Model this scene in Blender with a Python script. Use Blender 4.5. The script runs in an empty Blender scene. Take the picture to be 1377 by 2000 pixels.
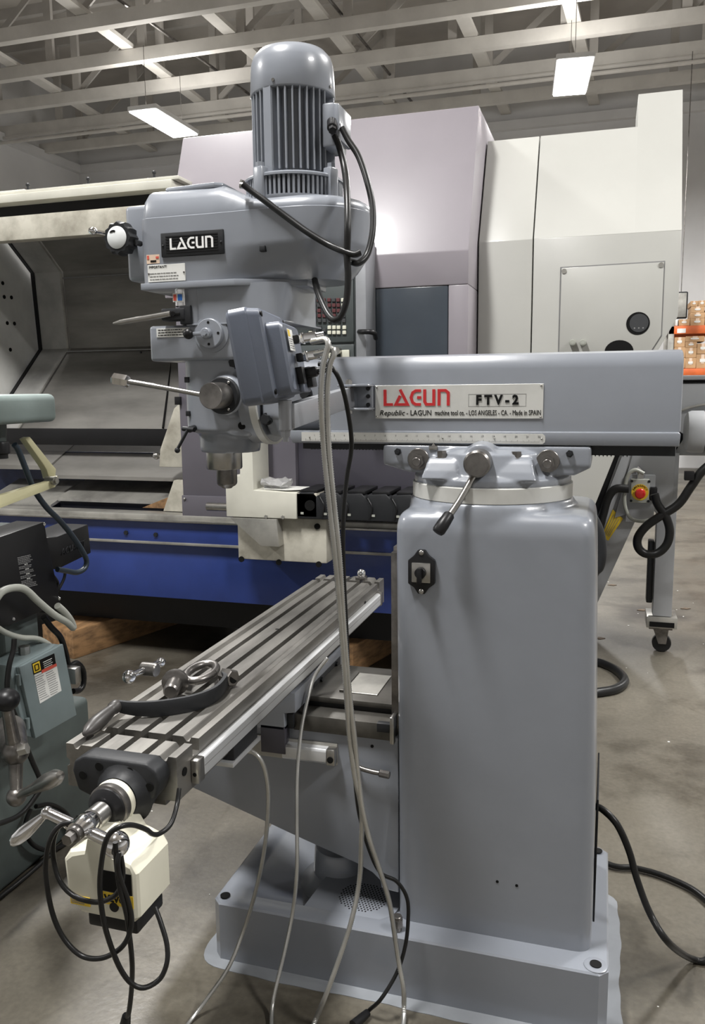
import bpy, bmesh, math, random
from mathutils import Vector, Matrix
random.seed(7)
scene = bpy.context.scene
C = scene.collection
# ------------------------------------------------------------------ camera
W, H, FPX = 1377.0, 2000.0, 1602.0
PITCH, ROLL, YAW, CAMZ = .14913, -.010627, .297766, 1.45
_F = Vector((-math.sin(YAW)*math.cos(PITCH), math.cos(YAW)*math.cos(PITCH), -math.sin(PITCH)))
_R0 = Vector((math.cos(YAW), math.sin(YAW), 0)); _U0 = _R0.cross(_F)
_R = math.cos(ROLL)*_R0 + math.sin(ROLL)*_U0
_U = -math.sin(ROLL)*_R0 + math.cos(ROLL)*_U0
CAMP = Vector((0, 0, CAMZ))
cd = bpy.data.cameras.new('camera'); cam = bpy.data.objects.new('camera', cd); C.objects.link(cam)
M = Matrix((_R, _U, -_F)).transposed().to_4x4(); M.translation = CAMP
cam.matrix_world = M
cd.sensor_fit = 'VERTICAL'; cd.sensor_height = 36.0; cd.lens = 36.0*FPX/H
cd.clip_start = .02; cd.clip_end = 100
scene.camera = cam
# ------------------------------------------------------------------ world and exposure
wd = bpy.data.worlds.new('world'); scene.world = wd; wd.use_nodes = True
wd.node_tree.nodes['Background'].inputs[0].default_value = (.75, .8, .9, 1)
wd.node_tree.nodes['Background'].inputs[1].default_value = .3
vs = scene.view_settings
vs.view_transform = 'Standard'; vs.look = 'None'; vs.gamma = 1; vs.use_curve_mapping = False
vs.exposure = -0.32
LAMP_W = 340.0        # watts of every ceiling fixture

def at(px, py, X=None, Y=None, Z=None):
    """a measured point: where the sight line of a pixel meets a known plane of the shop"""
    d = _F*FPX + _R*(px-W/2) - _U*(py-H/2)
    i, v = (0, X) if X is not None else ((1, Y) if Y is not None else (2, Z))
    return CAMP + d*((v-CAMP[i])/d[i])
# ------------------------------------------------------------------ materials
def mat(name, col, rough=.5, metal=0., var=.06, scale=6., bump=0., bscale=60., coat=0., col2=None, emit=0., alpha=None, trans=0., stretch=None, spec=.5):
    m = bpy.data.materials.new(name); m.use_nodes = True
    nt = m.node_tree; b = nt.nodes['Principled BSDF']
    b.inputs['Roughness'].default_value = rough; b.inputs['Metallic'].default_value = metal
    b.inputs['Coat Weight'].default_value = coat; b.inputs['Coat Roughness'].default_value = .12
    b.inputs['Specular IOR Level'].default_value = spec
    if trans: b.inputs['Transmission Weight'].default_value = trans
    tc = nt.nodes.new('ShaderNodeTexCoord'); src = tc.outputs['Object']
    if stretch:
        mp = nt.nodes.new('ShaderNodeMapping'); mp.inputs['Scale'].default_value = stretch
        nt.links.new(src, mp.inputs['Vector']); src = mp.outputs['Vector']
    n = nt.nodes.new('ShaderNodeTexNoise'); n.inputs['Scale'].default_value = scale; n.inputs['Detail'].default_value = 6
    n.inputs['Roughness'].default_value = .6
    nt.links.new(src, n.inputs['Vector'])
    r = nt.nodes.new('ShaderNodeValToRGB')
    c2 = col2 or tuple(max(0, c*(1-var*2)) for c in col); c1 = tuple(min(1, c*(1+var)) for c in col)
    r.color_ramp.elements[0].position = .32; r.color_ramp.elements[1].position = .62
    r.color_ramp.elements[0].color = (*c2, 1); r.color_ramp.elements[1].color = (*c1, 1)
    nt.links.new(n.outputs['Fac'], r.inputs['Fac']); nt.links.new(r.outputs['Color'], b.inputs['Base Color'])
    if bump:
        n2 = nt.nodes.new('ShaderNodeTexNoise'); n2.inputs['Scale'].default_value = bscale; n2.inputs['Detail'].default_value = 3
        nt.links.new(src, n2.inputs['Vector'])
        bp = nt.nodes.new('ShaderNodeBump'); bp.inputs['Strength'].default_value = bump; bp.inputs['Distance'].default_value = .004
        nt.links.new(n2.outputs['Fac'], bp.inputs['Height']); nt.links.new(bp.outputs['Normal'], b.inputs['Normal'])
    if emit:
        b.inputs['Emission Color'].default_value = (*col, 1); b.inputs['Emission Strength'].default_value = emit
    return m
K = {}
K['paint'] = mat('grey_enamel', (.222, .238, .268), .32, var=.03, scale=3, bump=.07, bscale=30, coat=.6)
K['dro'] = mat('slate_plastic', (.105, .12, .155), .38, var=.05, bump=.04, bscale=200)
K['droarm'] = mat('satin_aluminium', (.33, .34, .36), .4, .5, var=.05)
K['black'] = mat('black_plastic', (.010, .010, .011), .38, var=.1, spec=.3)
K['rubber'] = mat('black_rubber', (.011, .011, .011), .36, var=.1, spec=.3)
K['castblack'] = mat('black_casting', (.018, .019, .021), .48, var=.1, spec=.28, bump=.12, bscale=90)
K['darksteel'] = mat('oiled_steel', (.19, .18, .17), .32, .85, var=.25, scale=14)
K['steel'] = mat('ground_steel', (.42, .41, .39), .28, .95, var=.15, scale=10)
K['tablesteel'] = mat('worn_table_steel', (.22, .211, .194), .36, .7, var=.22, scale=5, bump=.05, bscale=40, stretch=(3, .6, 3))
K['chrome'] = mat('chrome', (.72, .72, .73), .09, 1., var=.02)
K['armour'] = mat('armoured_steel', (.56, .56, .54), .34, .8, var=.1)
K['alu'] = mat('aluminium_extrusion', (.62, .63, .64), .33, .55, var=.04, stretch=(2, .2, 2))
K['plate'] = mat('nameplate_aluminium', (.62, .62, .59), .42, .25, var=.06, scale=9)
K['ink'] = mat('black_ink', (.008, .008, .008), .6, spec=.12)
K['grip'] = mat('dark_worn_grip', (.035, .032, .030), .4, var=.15, scale=12)
K['red'] = mat('red_ink', (.50, .022, .025), .45)
K['white'] = mat('white_paint', (.78, .78, .77), .4, var=.02)
K['whiteface'] = mat('white_dial', (.70, .72, .72), .35, var=.02)
K['paper'] = mat('paper_label', (.70, .70, .67), .6, var=.04)
K['print'] = mat('grey_print', (.22, .22, .22), .6)
K['yellow'] = mat('warning_yellow', (.75, .52, .03), .5, var=.05)
K['orange'] = mat('rack_orange', (.62, .13, .03), .45, var=.08)
K['bluetag'] = mat('blue_print', (.02, .13, .45), .5)
K['redtag'] = mat('red_print', (.6, .09, .06), .5)
K['creamtag'] = mat('peach_tag', (.68, .52, .40), .6, var=.05)
K['cream'] = mat('cream_enamel', (.56, .55, .48), .42, var=.05, scale=4, coat=.1)
K['creamdirty'] = mat('oily_cream_enamel', (.50, .48, .41), .45, var=.1, scale=7, col2=(.30, .28, .23))
K['pfeed'] = mat('ivory_plastic', (.66, .64, .53), .4, var=.03)
K['purple'] = mat('mauve_enamel', (.255, .234, .257), .38, var=.04, scale=1.5, coat=.15)
K['way'] = mat('dark_way_steel', (.10, .095, .085), .38, .6, var=.2, scale=8)
K['scrap'] = mat('brown_scrap', (.10, .07, .045), .8)
K['slate'] = mat('dark_door_tone', (.115, .108, .128), .42, var=.05, scale=2)  # left door panel and kick strip, darker than the upper door
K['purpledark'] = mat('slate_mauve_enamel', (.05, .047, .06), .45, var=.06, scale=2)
K['window'] = mat('tinted_window', (.045, .055, .068), .25, var=.1, scale=1.5)
K['cabinet'] = mat('offwhite_enamel', (.49, .49, .46), .35, var=.03, scale=1.2, bump=.03, bscale=25, coat=.2)
K['cncblue'] = mat('royal_blue_enamel', (.022, .045, .20), .38, var=.1, scale=3, coat=.2)
K['panelgreen'] = mat('green_black_panel', (.052, .062, .062), .45, var=.05)
K['keyred'] = mat('maroon_key', (.085, .022, .025), .5, var=.1)
K['keydark'] = mat('dark_key', (.04, .042, .045), .5, var=.1)
K['keywhite'] = mat('pale_key', (.62, .62, .52), .5, var=.03)
K['keyyellow'] = mat('yellow_key', (.78, .62, .22), .5, var=.03)
K['frame'] = mat('sheet_steel_frame', (.42, .415, .40), .45, .3, var=.12, scale=5)
K['chamber'] = mat('soiled_sheet_steel', (.22, .212, .196), .5, .35, var=.2, scale=2.2, stretch=(.5, 1, 2.2), bump=.03, bscale=20)
K['chamberwhite'] = mat('soiled_white_enamel', (.72, .72, .69), .45, var=.08, scale=3)
K['bluesheet'] = mat('blue_black_sheet', (.02, .028, .07), .45, var=.2)
K['tin'] = mat('galvanised_sheet', (.38, .37, .34), .4, .55, var=.2, scale=5)
K['green'] = mat('sage_enamel', (.20, .245, .235), .42, var=.08, scale=4, bump=.05, bscale=30)
K['greendark'] = mat('dark_sage_enamel', (.075, .092, .088), .5, var=.12, scale=4)
K['boxgrey'] = mat('grey_green_enamel', (.165, .205, .21), .4, var=.05)
K['pale'] = mat('pale_yellow_enamel', (.58, .55, .34), .45, var=.05)
K['hose'] = mat('grey_green_hose', (.36, .37, .33), .5, var=.05)
K['bluehose'] = mat('blue_black_hose', (.022, .035, .05), .4, var=.1)
K['conv'] = mat('conveyor_grey_enamel', (.36, .37, .385), .42, var=.04, scale=3)
K['wood'] = mat('timber', (.24, .135, .06), .65, var=.25, scale=4, stretch=(9, .7, 9), bump=.1, bscale=20)
K['carton'] = mat('cardboard', (.44, .27, .14), .75, var=.1, scale=3)
K['wall'] = mat('painted_block', (.70, .70, .70), .75, var=.04, scale=.8, bump=.04, bscale=6)
K['web'] = mat('web_paint', (.46, .44, .41), .7, var=.06, scale=2)
K['truss'] = mat('truss_paint', (.60, .58, .54), .65, var=.06, scale=2)
K['roof'] = mat('roof_deck', (.50, .47, .43), .8, var=.1, scale=.7)
K['reddome'] = mat('red_button', (.6, .025, .02), .25, var=.02)
K['clear'] = mat('clear_film', (.8, .8, .8), .15, var=.02, trans=.7)
K['patch'] = mat('grey_floor_paint', (.25, .265, .285), .45, var=.06, scale=6)
K['lamp'] = mat('lamp_diffuser', (1, 1, 1), .5, var=0, emit=14.)
def floor_mat():
    m = bpy.data.materials.new('stained_concrete'); m.use_nodes = True; nt = m.node_tree; b = nt.nodes['Principled BSDF']
    tc = nt.nodes.new('ShaderNodeTexCoord')
    def noise(s, d, ro=.6):
        n = nt.nodes.new('ShaderNodeTexNoise'); n.inputs['Scale'].default_value = s; n.inputs['Detail'].default_value = d
        n.inputs['Roughness'].default_value = ro; nt.links.new(tc.outputs['Object'], n.inputs['Vector']); return n
    def ramp(n, p0, c0, p1, c1):
        r = nt.nodes.new('ShaderNodeValToRGB'); e = r.color_ramp.elements
        e[0].position = p0; e[1].position = p1; e[0].color = (*c0, 1); e[1].color = (*c1, 1)
        nt.links.new(n.outputs[0], r.inputs['Fac']); return r
    base = ramp(noise(1.1, 8), .33, (.075, .067, .053), .66, (.148, .134, .106))
    fine = ramp(noise(60, 4), .3, (.8, .8, .8), .7, (1.08, 1.08, 1.08))
    dirt = ramp(noise(2.6, 5), .36, (.55, .53, .5), .5, (1, 1, 1))
    def mul(a, c):
        x = nt.nodes.new('ShaderNodeMixRGB'); x.blend_type = 'MULTIPLY'; x.inputs[0].default_value = 1
        nt.links.new(a.outputs[0], x.inputs[1]); nt.links.new(c.outputs[0], x.inputs[2]); return x
    o = mul(mul(base, fine), dirt)
    # hairline cracks in the slab
    v = nt.nodes.new('ShaderNodeTexVoronoi'); v.feature = 'DISTANCE_TO_EDGE'; v.inputs['Scale'].default_value = .42
    nt.links.new(tc.outputs['Object'], v.inputs['Vector'])
    cr = ramp(v, .0, (.86, .85, .83), .002, (1, 1, 1)); o = mul(o, cr)
    # one soft dark smudge beyond the mill
    vm = nt.nodes.new('ShaderNodeVectorMath'); vm.operation = 'DISTANCE'; vm.inputs[1].default_value = (.40-(-.85), 4.09-3.3, .2)
    nz = noise(9, 3); mx = nt.nodes.new('ShaderNodeVectorMath'); mx.operation = 'MULTIPLY_ADD'; mx.inputs[1].default_value = (.16, .3, 0)
    nt.links.new(nz.outputs[1], mx.inputs[0]); nt.links.new(tc.outputs['Object'], mx.inputs[2]); nt.links.new(mx.outputs[0], vm.inputs[0])
    st = nt.nodes.new('ShaderNodeValToRGB'); st.color_ramp.elements[0].position = .10; st.color_ramp.elements[1].position = .30
    st.color_ramp.elements[0].color = (.38, .35, .33, 1); nt.links.new(vm.outputs['Value'], st.inputs['Fac']); o = mul(o, st)
    nt.links.new(o.outputs[0], b.inputs['Base Color'])
    rr = ramp(noise(1.7, 5), .3, (.30,)*3, .7, (.55,)*3); nt.links.new(rr.outputs[0], b.inputs['Roughness'])
    bp = nt.nodes.new('ShaderNodeBump'); bp.inputs['Strength'].default_value = .08; bp.inputs['Distance'].default_value = .01
    nt.links.new(noise(35, 4).outputs[0], bp.inputs['Height']); nt.links.new(bp.outputs['Normal'], b.inputs['Normal'])
    return m
K['floor'] = floor_mat()
# ------------------------------------------------------------------ mesh helpers
WO = {}                      # world position of every object's origin
def catmull(pts, n=8):
    pts = [Vector(p) for p in pts]
    if len(pts) < 3: return pts
    out = []
    q = [2*pts[0]-pts[1]] + pts + [2*pts[-1]-pts[-2]]
    for i in range(1, len(q)-2):
        a, b, c, d = q[i-1], q[i], q[i+1], q[i+2]
        for k in range(n):
            t = k/n
            out.append(.5*((2*b)+(c-a)*t+(2*a-5*b+4*c-d)*t*t+(3*b-a-3*c+d)*t**3))
    out.append(pts[-1]); return out
def resample(pts, step):
    out = [pts[0].copy()]; acc = 0
    for a, b in zip(pts, pts[1:]):
        L = (b-a).length
        if L < 1e-9: continue
        t = step-acc
        while t <= L:
            out.append(a+(b-a)*(t/L)); t += step
        acc = L-(t-step)
    return out
class MB:
    def __init__(s): s.bm = bmesh.new()
    def _bev(s, verts, bev, seg, ang=None):
        es = set()
        for v in verts:
            for e in v.link_edges:
                if ang is None or (len(e.link_faces) == 2 and e.calc_face_angle(0) > ang): es.add(e)
        if es: bmesh.ops.bevel(s.bm, geom=list(es), offset=bev, segments=seg, profile=.5, affect='EDGES', clamp_overlap=True)
    def box(s, x0, x1, y0, y1, z0, z1, bev=0, seg=2, rot=None, piv=None):
        r = bmesh.ops.create_cube(s.bm, size=1); vs = r['verts']
        for v in vs: v.co = Vector(((x0+x1)/2+v.co.x*(x1-x0), (y0+y1)/2+v.co.y*(y1-y0), (z0+z1)/2+v.co.z*(z1-z0)))
        if rot is not None:
            p = Vector(piv) if piv else Vector(((x0+x1)/2, (y0+y1)/2, (z0+z1)/2))
            for v in vs: v.co = p+rot @ (v.co-p)
        if bev: s._bev(vs, bev, seg)
        return s
    def loft(s, rings, cap=True, close=True):
        R = [[s.bm.verts.new(p) for p in r] for r in rings]
        for a, b in zip(R, R[1:]):
            n = len(a)
            for i in range(n if close else n-1):
                j = (i+1) % n
                try: s.bm.faces.new((a[i], a[j], b[j], b[i]))
                except ValueError: pass
        if cap:
            for r, fl in ((R[0], True), (R[-1], False)):
                try: s.bm.faces.new(list(reversed(r)) if fl else r)
                except ValueError: pass
        return [v for r in R for v in r]
    def rev(s, prof, origin, axis=(0, 0, 1), seg=24, cap=True):
        a = Vector(axis).normalized(); u = a.orthogonal().normalized(); w = a.cross(u); o = Vector(origin)
        s.loft([[o+a*t+(u*math.cos(2*math.pi*k/seg)+w*math.sin(2*math.pi*k/seg))*max(r, 1e-4) for k in range(seg)] for r, t in prof], cap)
        return s
    def cyl(s, p0, p1, r, r2=None, seg=20, ch=0):
        p0 = Vector(p0); p1 = Vector(p1); L = (p1-p0).length; r2 = r if r2 is None else r2
        pr = [(r-ch, 0), (r, ch), (r2, L-ch), (r2-ch, L)] if ch else [(r, 0), (r2, L)]
        return s.rev(pr, p0, p1-p0, seg)
    def sph(s, c, r, seg=18, sc=(1, 1, 1)):
        x = bmesh.ops.create_uvsphere(s.bm, u_segments=seg, v_segments=seg*2//3, radius=r)
        for v in x['verts']: v.co = Vector(c)+Vector((v.co.x*sc[0], v.co.y*sc[1], v.co.z*sc[2]))
        return s
    def tube(s, pts, r, seg=8, n=8, rad=None, raw=False):
        P = [Vector(p) for p in pts] if raw else catmull(pts, n)
        rings = []; t0 = (P[1]-P[0]).normalized(); u = t0.orthogonal().normalized()
        for i, p in enumerate(P):
            t = (P[min(i+1, len(P)-1)]-P[max(i-1, 0)])
            if t.length < 1e-9: t = t0
            t = t.normalized(); u = (u-t*u.dot(t))
            u = u.normalized() if u.length > 1e-6 else t.orthogonal().normalized()
            w = t.cross(u); rr = rad(i) if rad else r
            rings.append([p+(u*math.cos(2*math.pi*k/seg)+w*math.sin(2*math.pi*k/seg))*rr for k in range(seg)])
        s.loft(rings); return s
    def prism(s, poly, axis, a, b, bev=0, seg=2):
        def p3(p, t): return {'x': (t, p[0], p[1]), 'y': (p[0], t, p[1]), 'z': (p[0], p[1], t)}[axis]
        vs = s.loft([[p3(p, a) for p in poly], [p3(p, b) for p in poly]])
        if bev:
            bmesh.ops.recalc_face_normals(s.bm, faces=s.bm.faces[:]); s._bev(vs, bev, seg)
        return s
    def hexa(s, c, axis, r, h, seg=6):
        return s.cyl(c, Vector(c)+Vector(axis).normalized()*h, r, seg=seg)
    def quad(s, pts):
        s.bm.faces.new([s.bm.verts.new(p) for p in pts]); return s
    def build(s, name, m, parent=None, smooth=38, norm=True, origin=None):
        bm = s.bm
        if norm: bmesh.ops.recalc_face_normals(bm, faces=bm.faces[:])
        me = bpy.data.meshes.new(name)
        co = [v.co for v in bm.verts]
        lo = Vector((min(c[i] for c in co) for i in range(3))); hi = Vector((max(c[i] for c in co) for i in range(3)))
        o = Vector(origin) if origin else Vector(((lo.x+hi.x)/2, (lo.y+hi.y)/2, lo.z))
        for v in bm.verts: v.co = v.co-o
        bm.to_mesh(me); bm.free()
        if smooth:
            for p in me.polygons: p.use_smooth = True
            me.set_sharp_from_angle(angle=math.radians(smooth))
        me.materials.append(K[m] if isinstance(m, str) else m)
        ob = bpy.data.objects.new(name, me); C.objects.link(ob); link(ob, o, parent); return ob
def link(ob, o, parent):
    WO[ob.name] = Vector(o)
    if parent: ob.parent = parent; ob.location = Vector(o)-WO[parent.name]
    else: ob.location = o
def tag(o, label, cat, group=None):
    o['label'] = label; o['category'] = cat
    if group: o['group'] = group
    return o
def thing(name, label, cat, loc, group=None):
    o = bpy.data.objects.new(name, None); C.objects.link(o); o.empty_display_size = .1
    link(o, Vector(loc), None); return tag(o, label, cat, group)
def struct(o): o['kind'] = 'structure'; return o
def remesh(ob, voxel, it=6, fac=.5):
    m = ob.modifiers.new('r', 'REMESH'); m.mode = 'VOXEL'; m.voxel_size = voxel; m.use_smooth_shade = True
    m2 = ob.modifiers.new('s', 'SMOOTH'); m2.factor = fac; m2.iterations = it
    dg = bpy.context.evaluated_depsgraph_get(); me = bpy.data.meshes.new_from_object(ob.evaluated_get(dg))
    old = ob.data; ob.modifiers.clear(); ob.data = me; me.name = old.name; bpy.data.meshes.remove(old)
    for p in me.polygons: p.use_smooth = True
    return ob
def text(name, body, size, loc, m, parent, sx=1., ext=.0006, rot=(math.pi/2, 0, 0), align='CENTER', shear=0., bold=0.):
    cu = bpy.data.curves.new(name, 'FONT'); cu.body = body; cu.size = size; cu.extrude = ext; cu.align_x = align; cu.align_y = 'CENTER'
    cu.resolution_u = 2; cu.shear = shear; cu.offset = bold
    t = bpy.data.objects.new('tmp', cu); C.objects.link(t)
    dg = bpy.context.evaluated_depsgraph_get(); me = bpy.data.meshes.new_from_object(t.evaluated_get(dg))
    bpy.data.objects.remove(t); bpy.data.curves.remove(cu)
    R = rot if isinstance(rot, Matrix) else (Matrix.Rotation(rot[2], 3, 'Z') @ Matrix.Rotation(rot[1], 3, 'Y') @ Matrix.Rotation(rot[0], 3, 'X'))
    for v in me.vertices: v.co = R @ Vector((v.co.x*sx, v.co.y, v.co.z))
    me.materials.clear(); me.materials.append(K[m])
    ob = bpy.data.objects.new(name, me); C.objects.link(ob); link(ob, Vector(loc), parent); return ob
def stroke(mb, pl, w, put, th):
    """mitred flat stroke along a 2D polyline, extruded by th"""
    n = len(pl); L, Rr = [], []
    for i, p in enumerate(pl):
        p = Vector(p)
        d0 = (p-Vector(pl[i-1])).normalized() if i else None
        d1 = (Vector(pl[i+1])-p).normalized() if i < n-1 else None
        if d0 is None: d0 = d1
        if d1 is None: d1 = d0
        n0 = Vector((-d0.y, d0.x)); n1 = Vector((-d1.y, d1.x)); mm = (n0+n1).normalized(); k = min(1.8, 1/max(.3, mm.dot(n0)))
        L.append(p+mm*w/2*k); Rr.append(p-mm*w/2*k)
    for i in range(n-1):
        q = [L[i], L[i+1], Rr[i+1], Rr[i]]
        mb.loft([[put(a.x, a.y, 0) for a in q], [put(a.x, a.y, th) for a in q]])
LOGO = [[(.08, 1), (.08, .08), (.55, .08)], [(.98, 1.0), (1.42, .08), (.72, .08), (.98, .62)],
        [(2.2, .92), (1.9, .92), (1.72, .80), (1.62, .5), (1.72, .20), (1.9, .08), (2.2, .08)], [(1.98, .5), (2.22, .5)],
        [(2.42, 1), (2.42, .25), (2.52, .08), (2.95, .08), (2.95, 1)], [(3.25, 0), (3.25, .92), (3.62, .92), (3.78, .78), (3.78, 0)]]
def logo(x0, x1, zb, zt, y, m, parent, name='logo_lettering', th=.0012, w=.17):
    mb = MB(); sx = (x1-x0)/3.86; sz = (zt-zb)
    for pl in LOGO: stroke(mb, pl, w, lambda a, b, t: (x0+a*sx, y-t, zb+b*sz), th)
    return mb.build(name, m, parent, smooth=0)
def textrows(name, x0, x1, z0, z1, y, rows, m, parent, frac=.5, seed=1):
    """lines of small print, each a run of short word bars (too small to read)"""
    rd = random.Random(seed); mb = MB(); h = (z1-z0)/rows
    for r in range(rows):
        zc = z1-(r+.5)*h; x = x0; end = x0+(x1-x0)*rd.uniform(.75, 1)
        while x < end:
            l = (x1-x0)*rd.uniform(.04, .13); e = min(end, x+l)
            mb.box(x, e, y-.0006, y, zc-h*frac/2, zc+h*frac/2); x = e+(x1-x0)*.02
    o = mb.build(name, m, parent, smooth=0); return o
# ================================================================== THE ROOM
XL, XR, YB, YF, ZR = -10.7, 9.0, 15.6, -6.0, 7.6
fl = struct(MB().box(XL-.2, XR+.2, YF-.2, YB+.2, -.2, 0).build('floor', 'floor', smooth=0))
struct(MB().box(XL-.2, XR+.2, YB, YB+.2, 0, ZR+.2).build('wall_back', 'wall', smooth=0))
struct(MB().box(XL-.2, XL, YF-.2, YB, 0, ZR+.2).build('wall_left', 'wall', smooth=0))
struct(MB().box(XR, XR+.2, YF-.2, YB, 0, ZR+.2).build('wall_right', 'wall', smooth=0))
struct(MB().box(XL-.2, XR+.2, YF-.2, YF, 0, ZR+.2).build('wall_front', 'wall', smooth=0))
struct(MB().box(XL-.2, XR+.2, YF-.2, YB+.2, ZR, ZR+.15).build('ceiling', 'roof', smooth=0))
# ledges where the roof meets the walls
struct(MB().box(XL, XR, YB-.12, YB, 5.95, 6.1).build('trim_1', 'wall', smooth=0))
struct(MB().box(XL, XL+.12, YF, YB-.12, 5.95, 6.1).build('trim_2', 'wall', smooth=0))
# roof trusses: bottom chords along X, posts and diagonals up to the deck
ZC = 6.05
def truss(yc, k):
    t = bpy.data.objects.new('roof_truss', None); C.objects.link(t); link(t, Vector((-.8, yc, ZC)), None); struct(t)
    MB().box(XL, XR, yc-.06, yc+.06, ZC, ZC+.17).build('bottom_chord', 'truss', t, smooth=0)
    MB().box(XL, XR, yc-.05, yc+.05, ZR-.16, ZR).build('top_chord', 'web', t, smooth=0)
    x = XL+.9+.35*(k % 2); i = 0
    while x < XR-.5:
        MB().box(x-.06, x+.06, yc-.03, yc+.03, ZC+.17, ZR-.16).build('web_post', 'web', t, smooth=0)
        if i % 3 == k % 3:
            d = Vector((1.5, 0, ZR-ZC-.33)); mb = MB(); n = Vector((-d.z, 0, d.x)).normalized()*.045; a = Vector((x, yc+.05, ZC+.17)); b = a+d
            mb.prism([((a+n).x, (a+n).z), ((a-n).x, (a-n).z), ((b-n).x, (b-n).z), ((b+n).x, (b+n).z)], 'y', yc+.031, yc+.06)
            mb.build('web_diagonal', 'web', t, smooth=0)
        x += 1.52; i += 1
    return t
for k, yc in enumerate([7.6, 8.75, 9.9, 11.02, 12.15, 13.28, 14.4]): truss(yc, k)
# long bracing planks lying across the bottom chords
for xa, xb in ((-8.3, -8.9), (-6.5, -6.75), (-5.1, -4.95), (-3.75, -3.65), (-2.05, -1.85), (-.85, -.35), (1.1, 1.7), (3.0, 3.6)):
    p = MB().prism([(xa-.09, 7.4), (xa+.09, 7.4), (xb+.09, 15.55), (xb-.09, 15.55)], 'z', ZC+.175, ZC+.23).build('trim_3', 'truss', smooth=0)
    struct(p)
# sprinkler pipes and conduit under the trusses
def pipe(name, pts, r, m, label):
    return tag(MB().tube(pts, r, 8, 1).build(name, m), label, 'pipe')
pipe('sprinkler_pipe', [(-3.6, 7.4, 6.29), (-3.3, 15.5, 6.29)], .022, 'darksteel', 'thin dark steel pipe running through the roof trusses toward the back wall')
pipe('sprinkler_pipe', [(-6.1, 7.4, 6.29), (-5.7, 15.5, 6.29)], .022, 'darksteel', 'dark pipe crossing the roof trusses above the dark-framed lathe opening')
pipe('conduit', [(XL+.01, 13.18, 6.0), (XR, 13.18, 6.0)], .03, 'truss', 'upper painted conduit clipped along a roof truss chord')
pipe('conduit', [(XL+.01, 13.13, 5.91), (XR, 13.13, 5.91)], .03, 'truss', 'lower painted conduit hung along a roof truss chord')
# ------------------------------------------------------------------ ceiling fixtures with their lamps and an added upward fill
def fixture(x, y, rz, label):
    t = thing('ceiling_light', label, 'light', (x, y, 5.2), 'ceiling lights')
    R = Matrix.Rotation(rz, 3, 'Z')
    def put(mb):
        for v in mb.bm.verts: v.co = Vector((x, y, 0))+R @ v.co
        return mb
    put(MB().box(-.22, .22, -.62, .62, 5.21, 5.27, .01)).build('housing', 'white', t)
    put(MB().box(-.20, .20, -.60, .60, 5.195, 5.212)).build('diffuser', 'lamp', t, smooth=0)
    for s in (-1, 1): put(MB().cyl((0, .5*s, 5.27), (0, .5*s, 6.06), .004, seg=6)).build('hanger', 'darksteel', t)
    ld = bpy.data.lights.new('lamp', 'AREA'); ld.shape = 'RECTANGLE'; ld.size = .40; ld.size_y = 1.2; ld.energy = LAMP_W
    ld.color = (1, .985, .965); ld.spread = math.radians(170)
    lo = bpy.data.objects.new('lamp', ld); C.objects.link(lo); lo.parent = t; lo.location = (0, 0, -.012); lo.rotation_euler = (0, 0, rz)
    lu_ = bpy.data.lights.new('ceiling_fill', 'AREA'); lu_.shape = 'RECTANGLE'; lu_.size = .36; lu_.size_y = 1.1; lu_.energy = LAMP_W*.15; lu_.color = (1, .97, .93)  # added fill light facing up, brightens the roof deck
    uo = bpy.data.objects.new('ceiling_fill', lu_); C.objects.link(uo); uo.parent = t; uo.location = (0, 0, .085); uo.rotation_euler = (math.pi, 0, rz)
    return t
fixture(-6.12, 11.05, 0, 'lit ceiling light hung over the left of the big lathe')
fixture(-.52, 11.1, .1, 'lit ceiling light hung over the white lathe cabinet')
for x, y, l in ((-3.3, 4.9, 'ceiling light high above the mauve lathe door'), (2.3, 4.9, 'ceiling light high above the chip conveyor'), (-1.5, .8, 'ceiling light high in front of the green mill'), (4.1, .8, 'ceiling light high in front of the grey mill'),
                (-7.1, .8, 'added unseen ceiling light high above the left wall aisle')):  # leftmost one is unseen, added to light the lathe chamber
    fixture(x, y, 0, l)
fixture(5.1, 11.1, 0, 'ceiling light beyond the pallet rack aisle')
# ------------------------------------------------------------------ paint spilled on the slab round the base
pts = []; hx, hy, rc = .485+.034, .27+.034, .06
for cx, cy, a0 in ((hx-rc, -hy+rc, -90), (hx-rc, hy-rc, 0), (-hx+rc, hy-rc, 90), (-hx+rc, -hy+rc, 180)):
    for k in range(9): a = math.radians(a0+90*k/8); pts.append(Vector((cx+rc*math.cos(a), cy+rc*math.sin(a), 0)))
pts = resample(pts+[pts[0]], .02)
pts = [(-.435+p.x*(1+.006*math.sin(k*.37)+.003*math.sin(k*1.3)), 2.0+p.y*(1+.009*math.sin(k*.31+1)+.004*math.sin(k*1.1))) for k, p in enumerate(pts)]
MB().prism(pts, 'z', .0, .0015).build('paint_patch', 'patch', fl, smooth=0)
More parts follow.
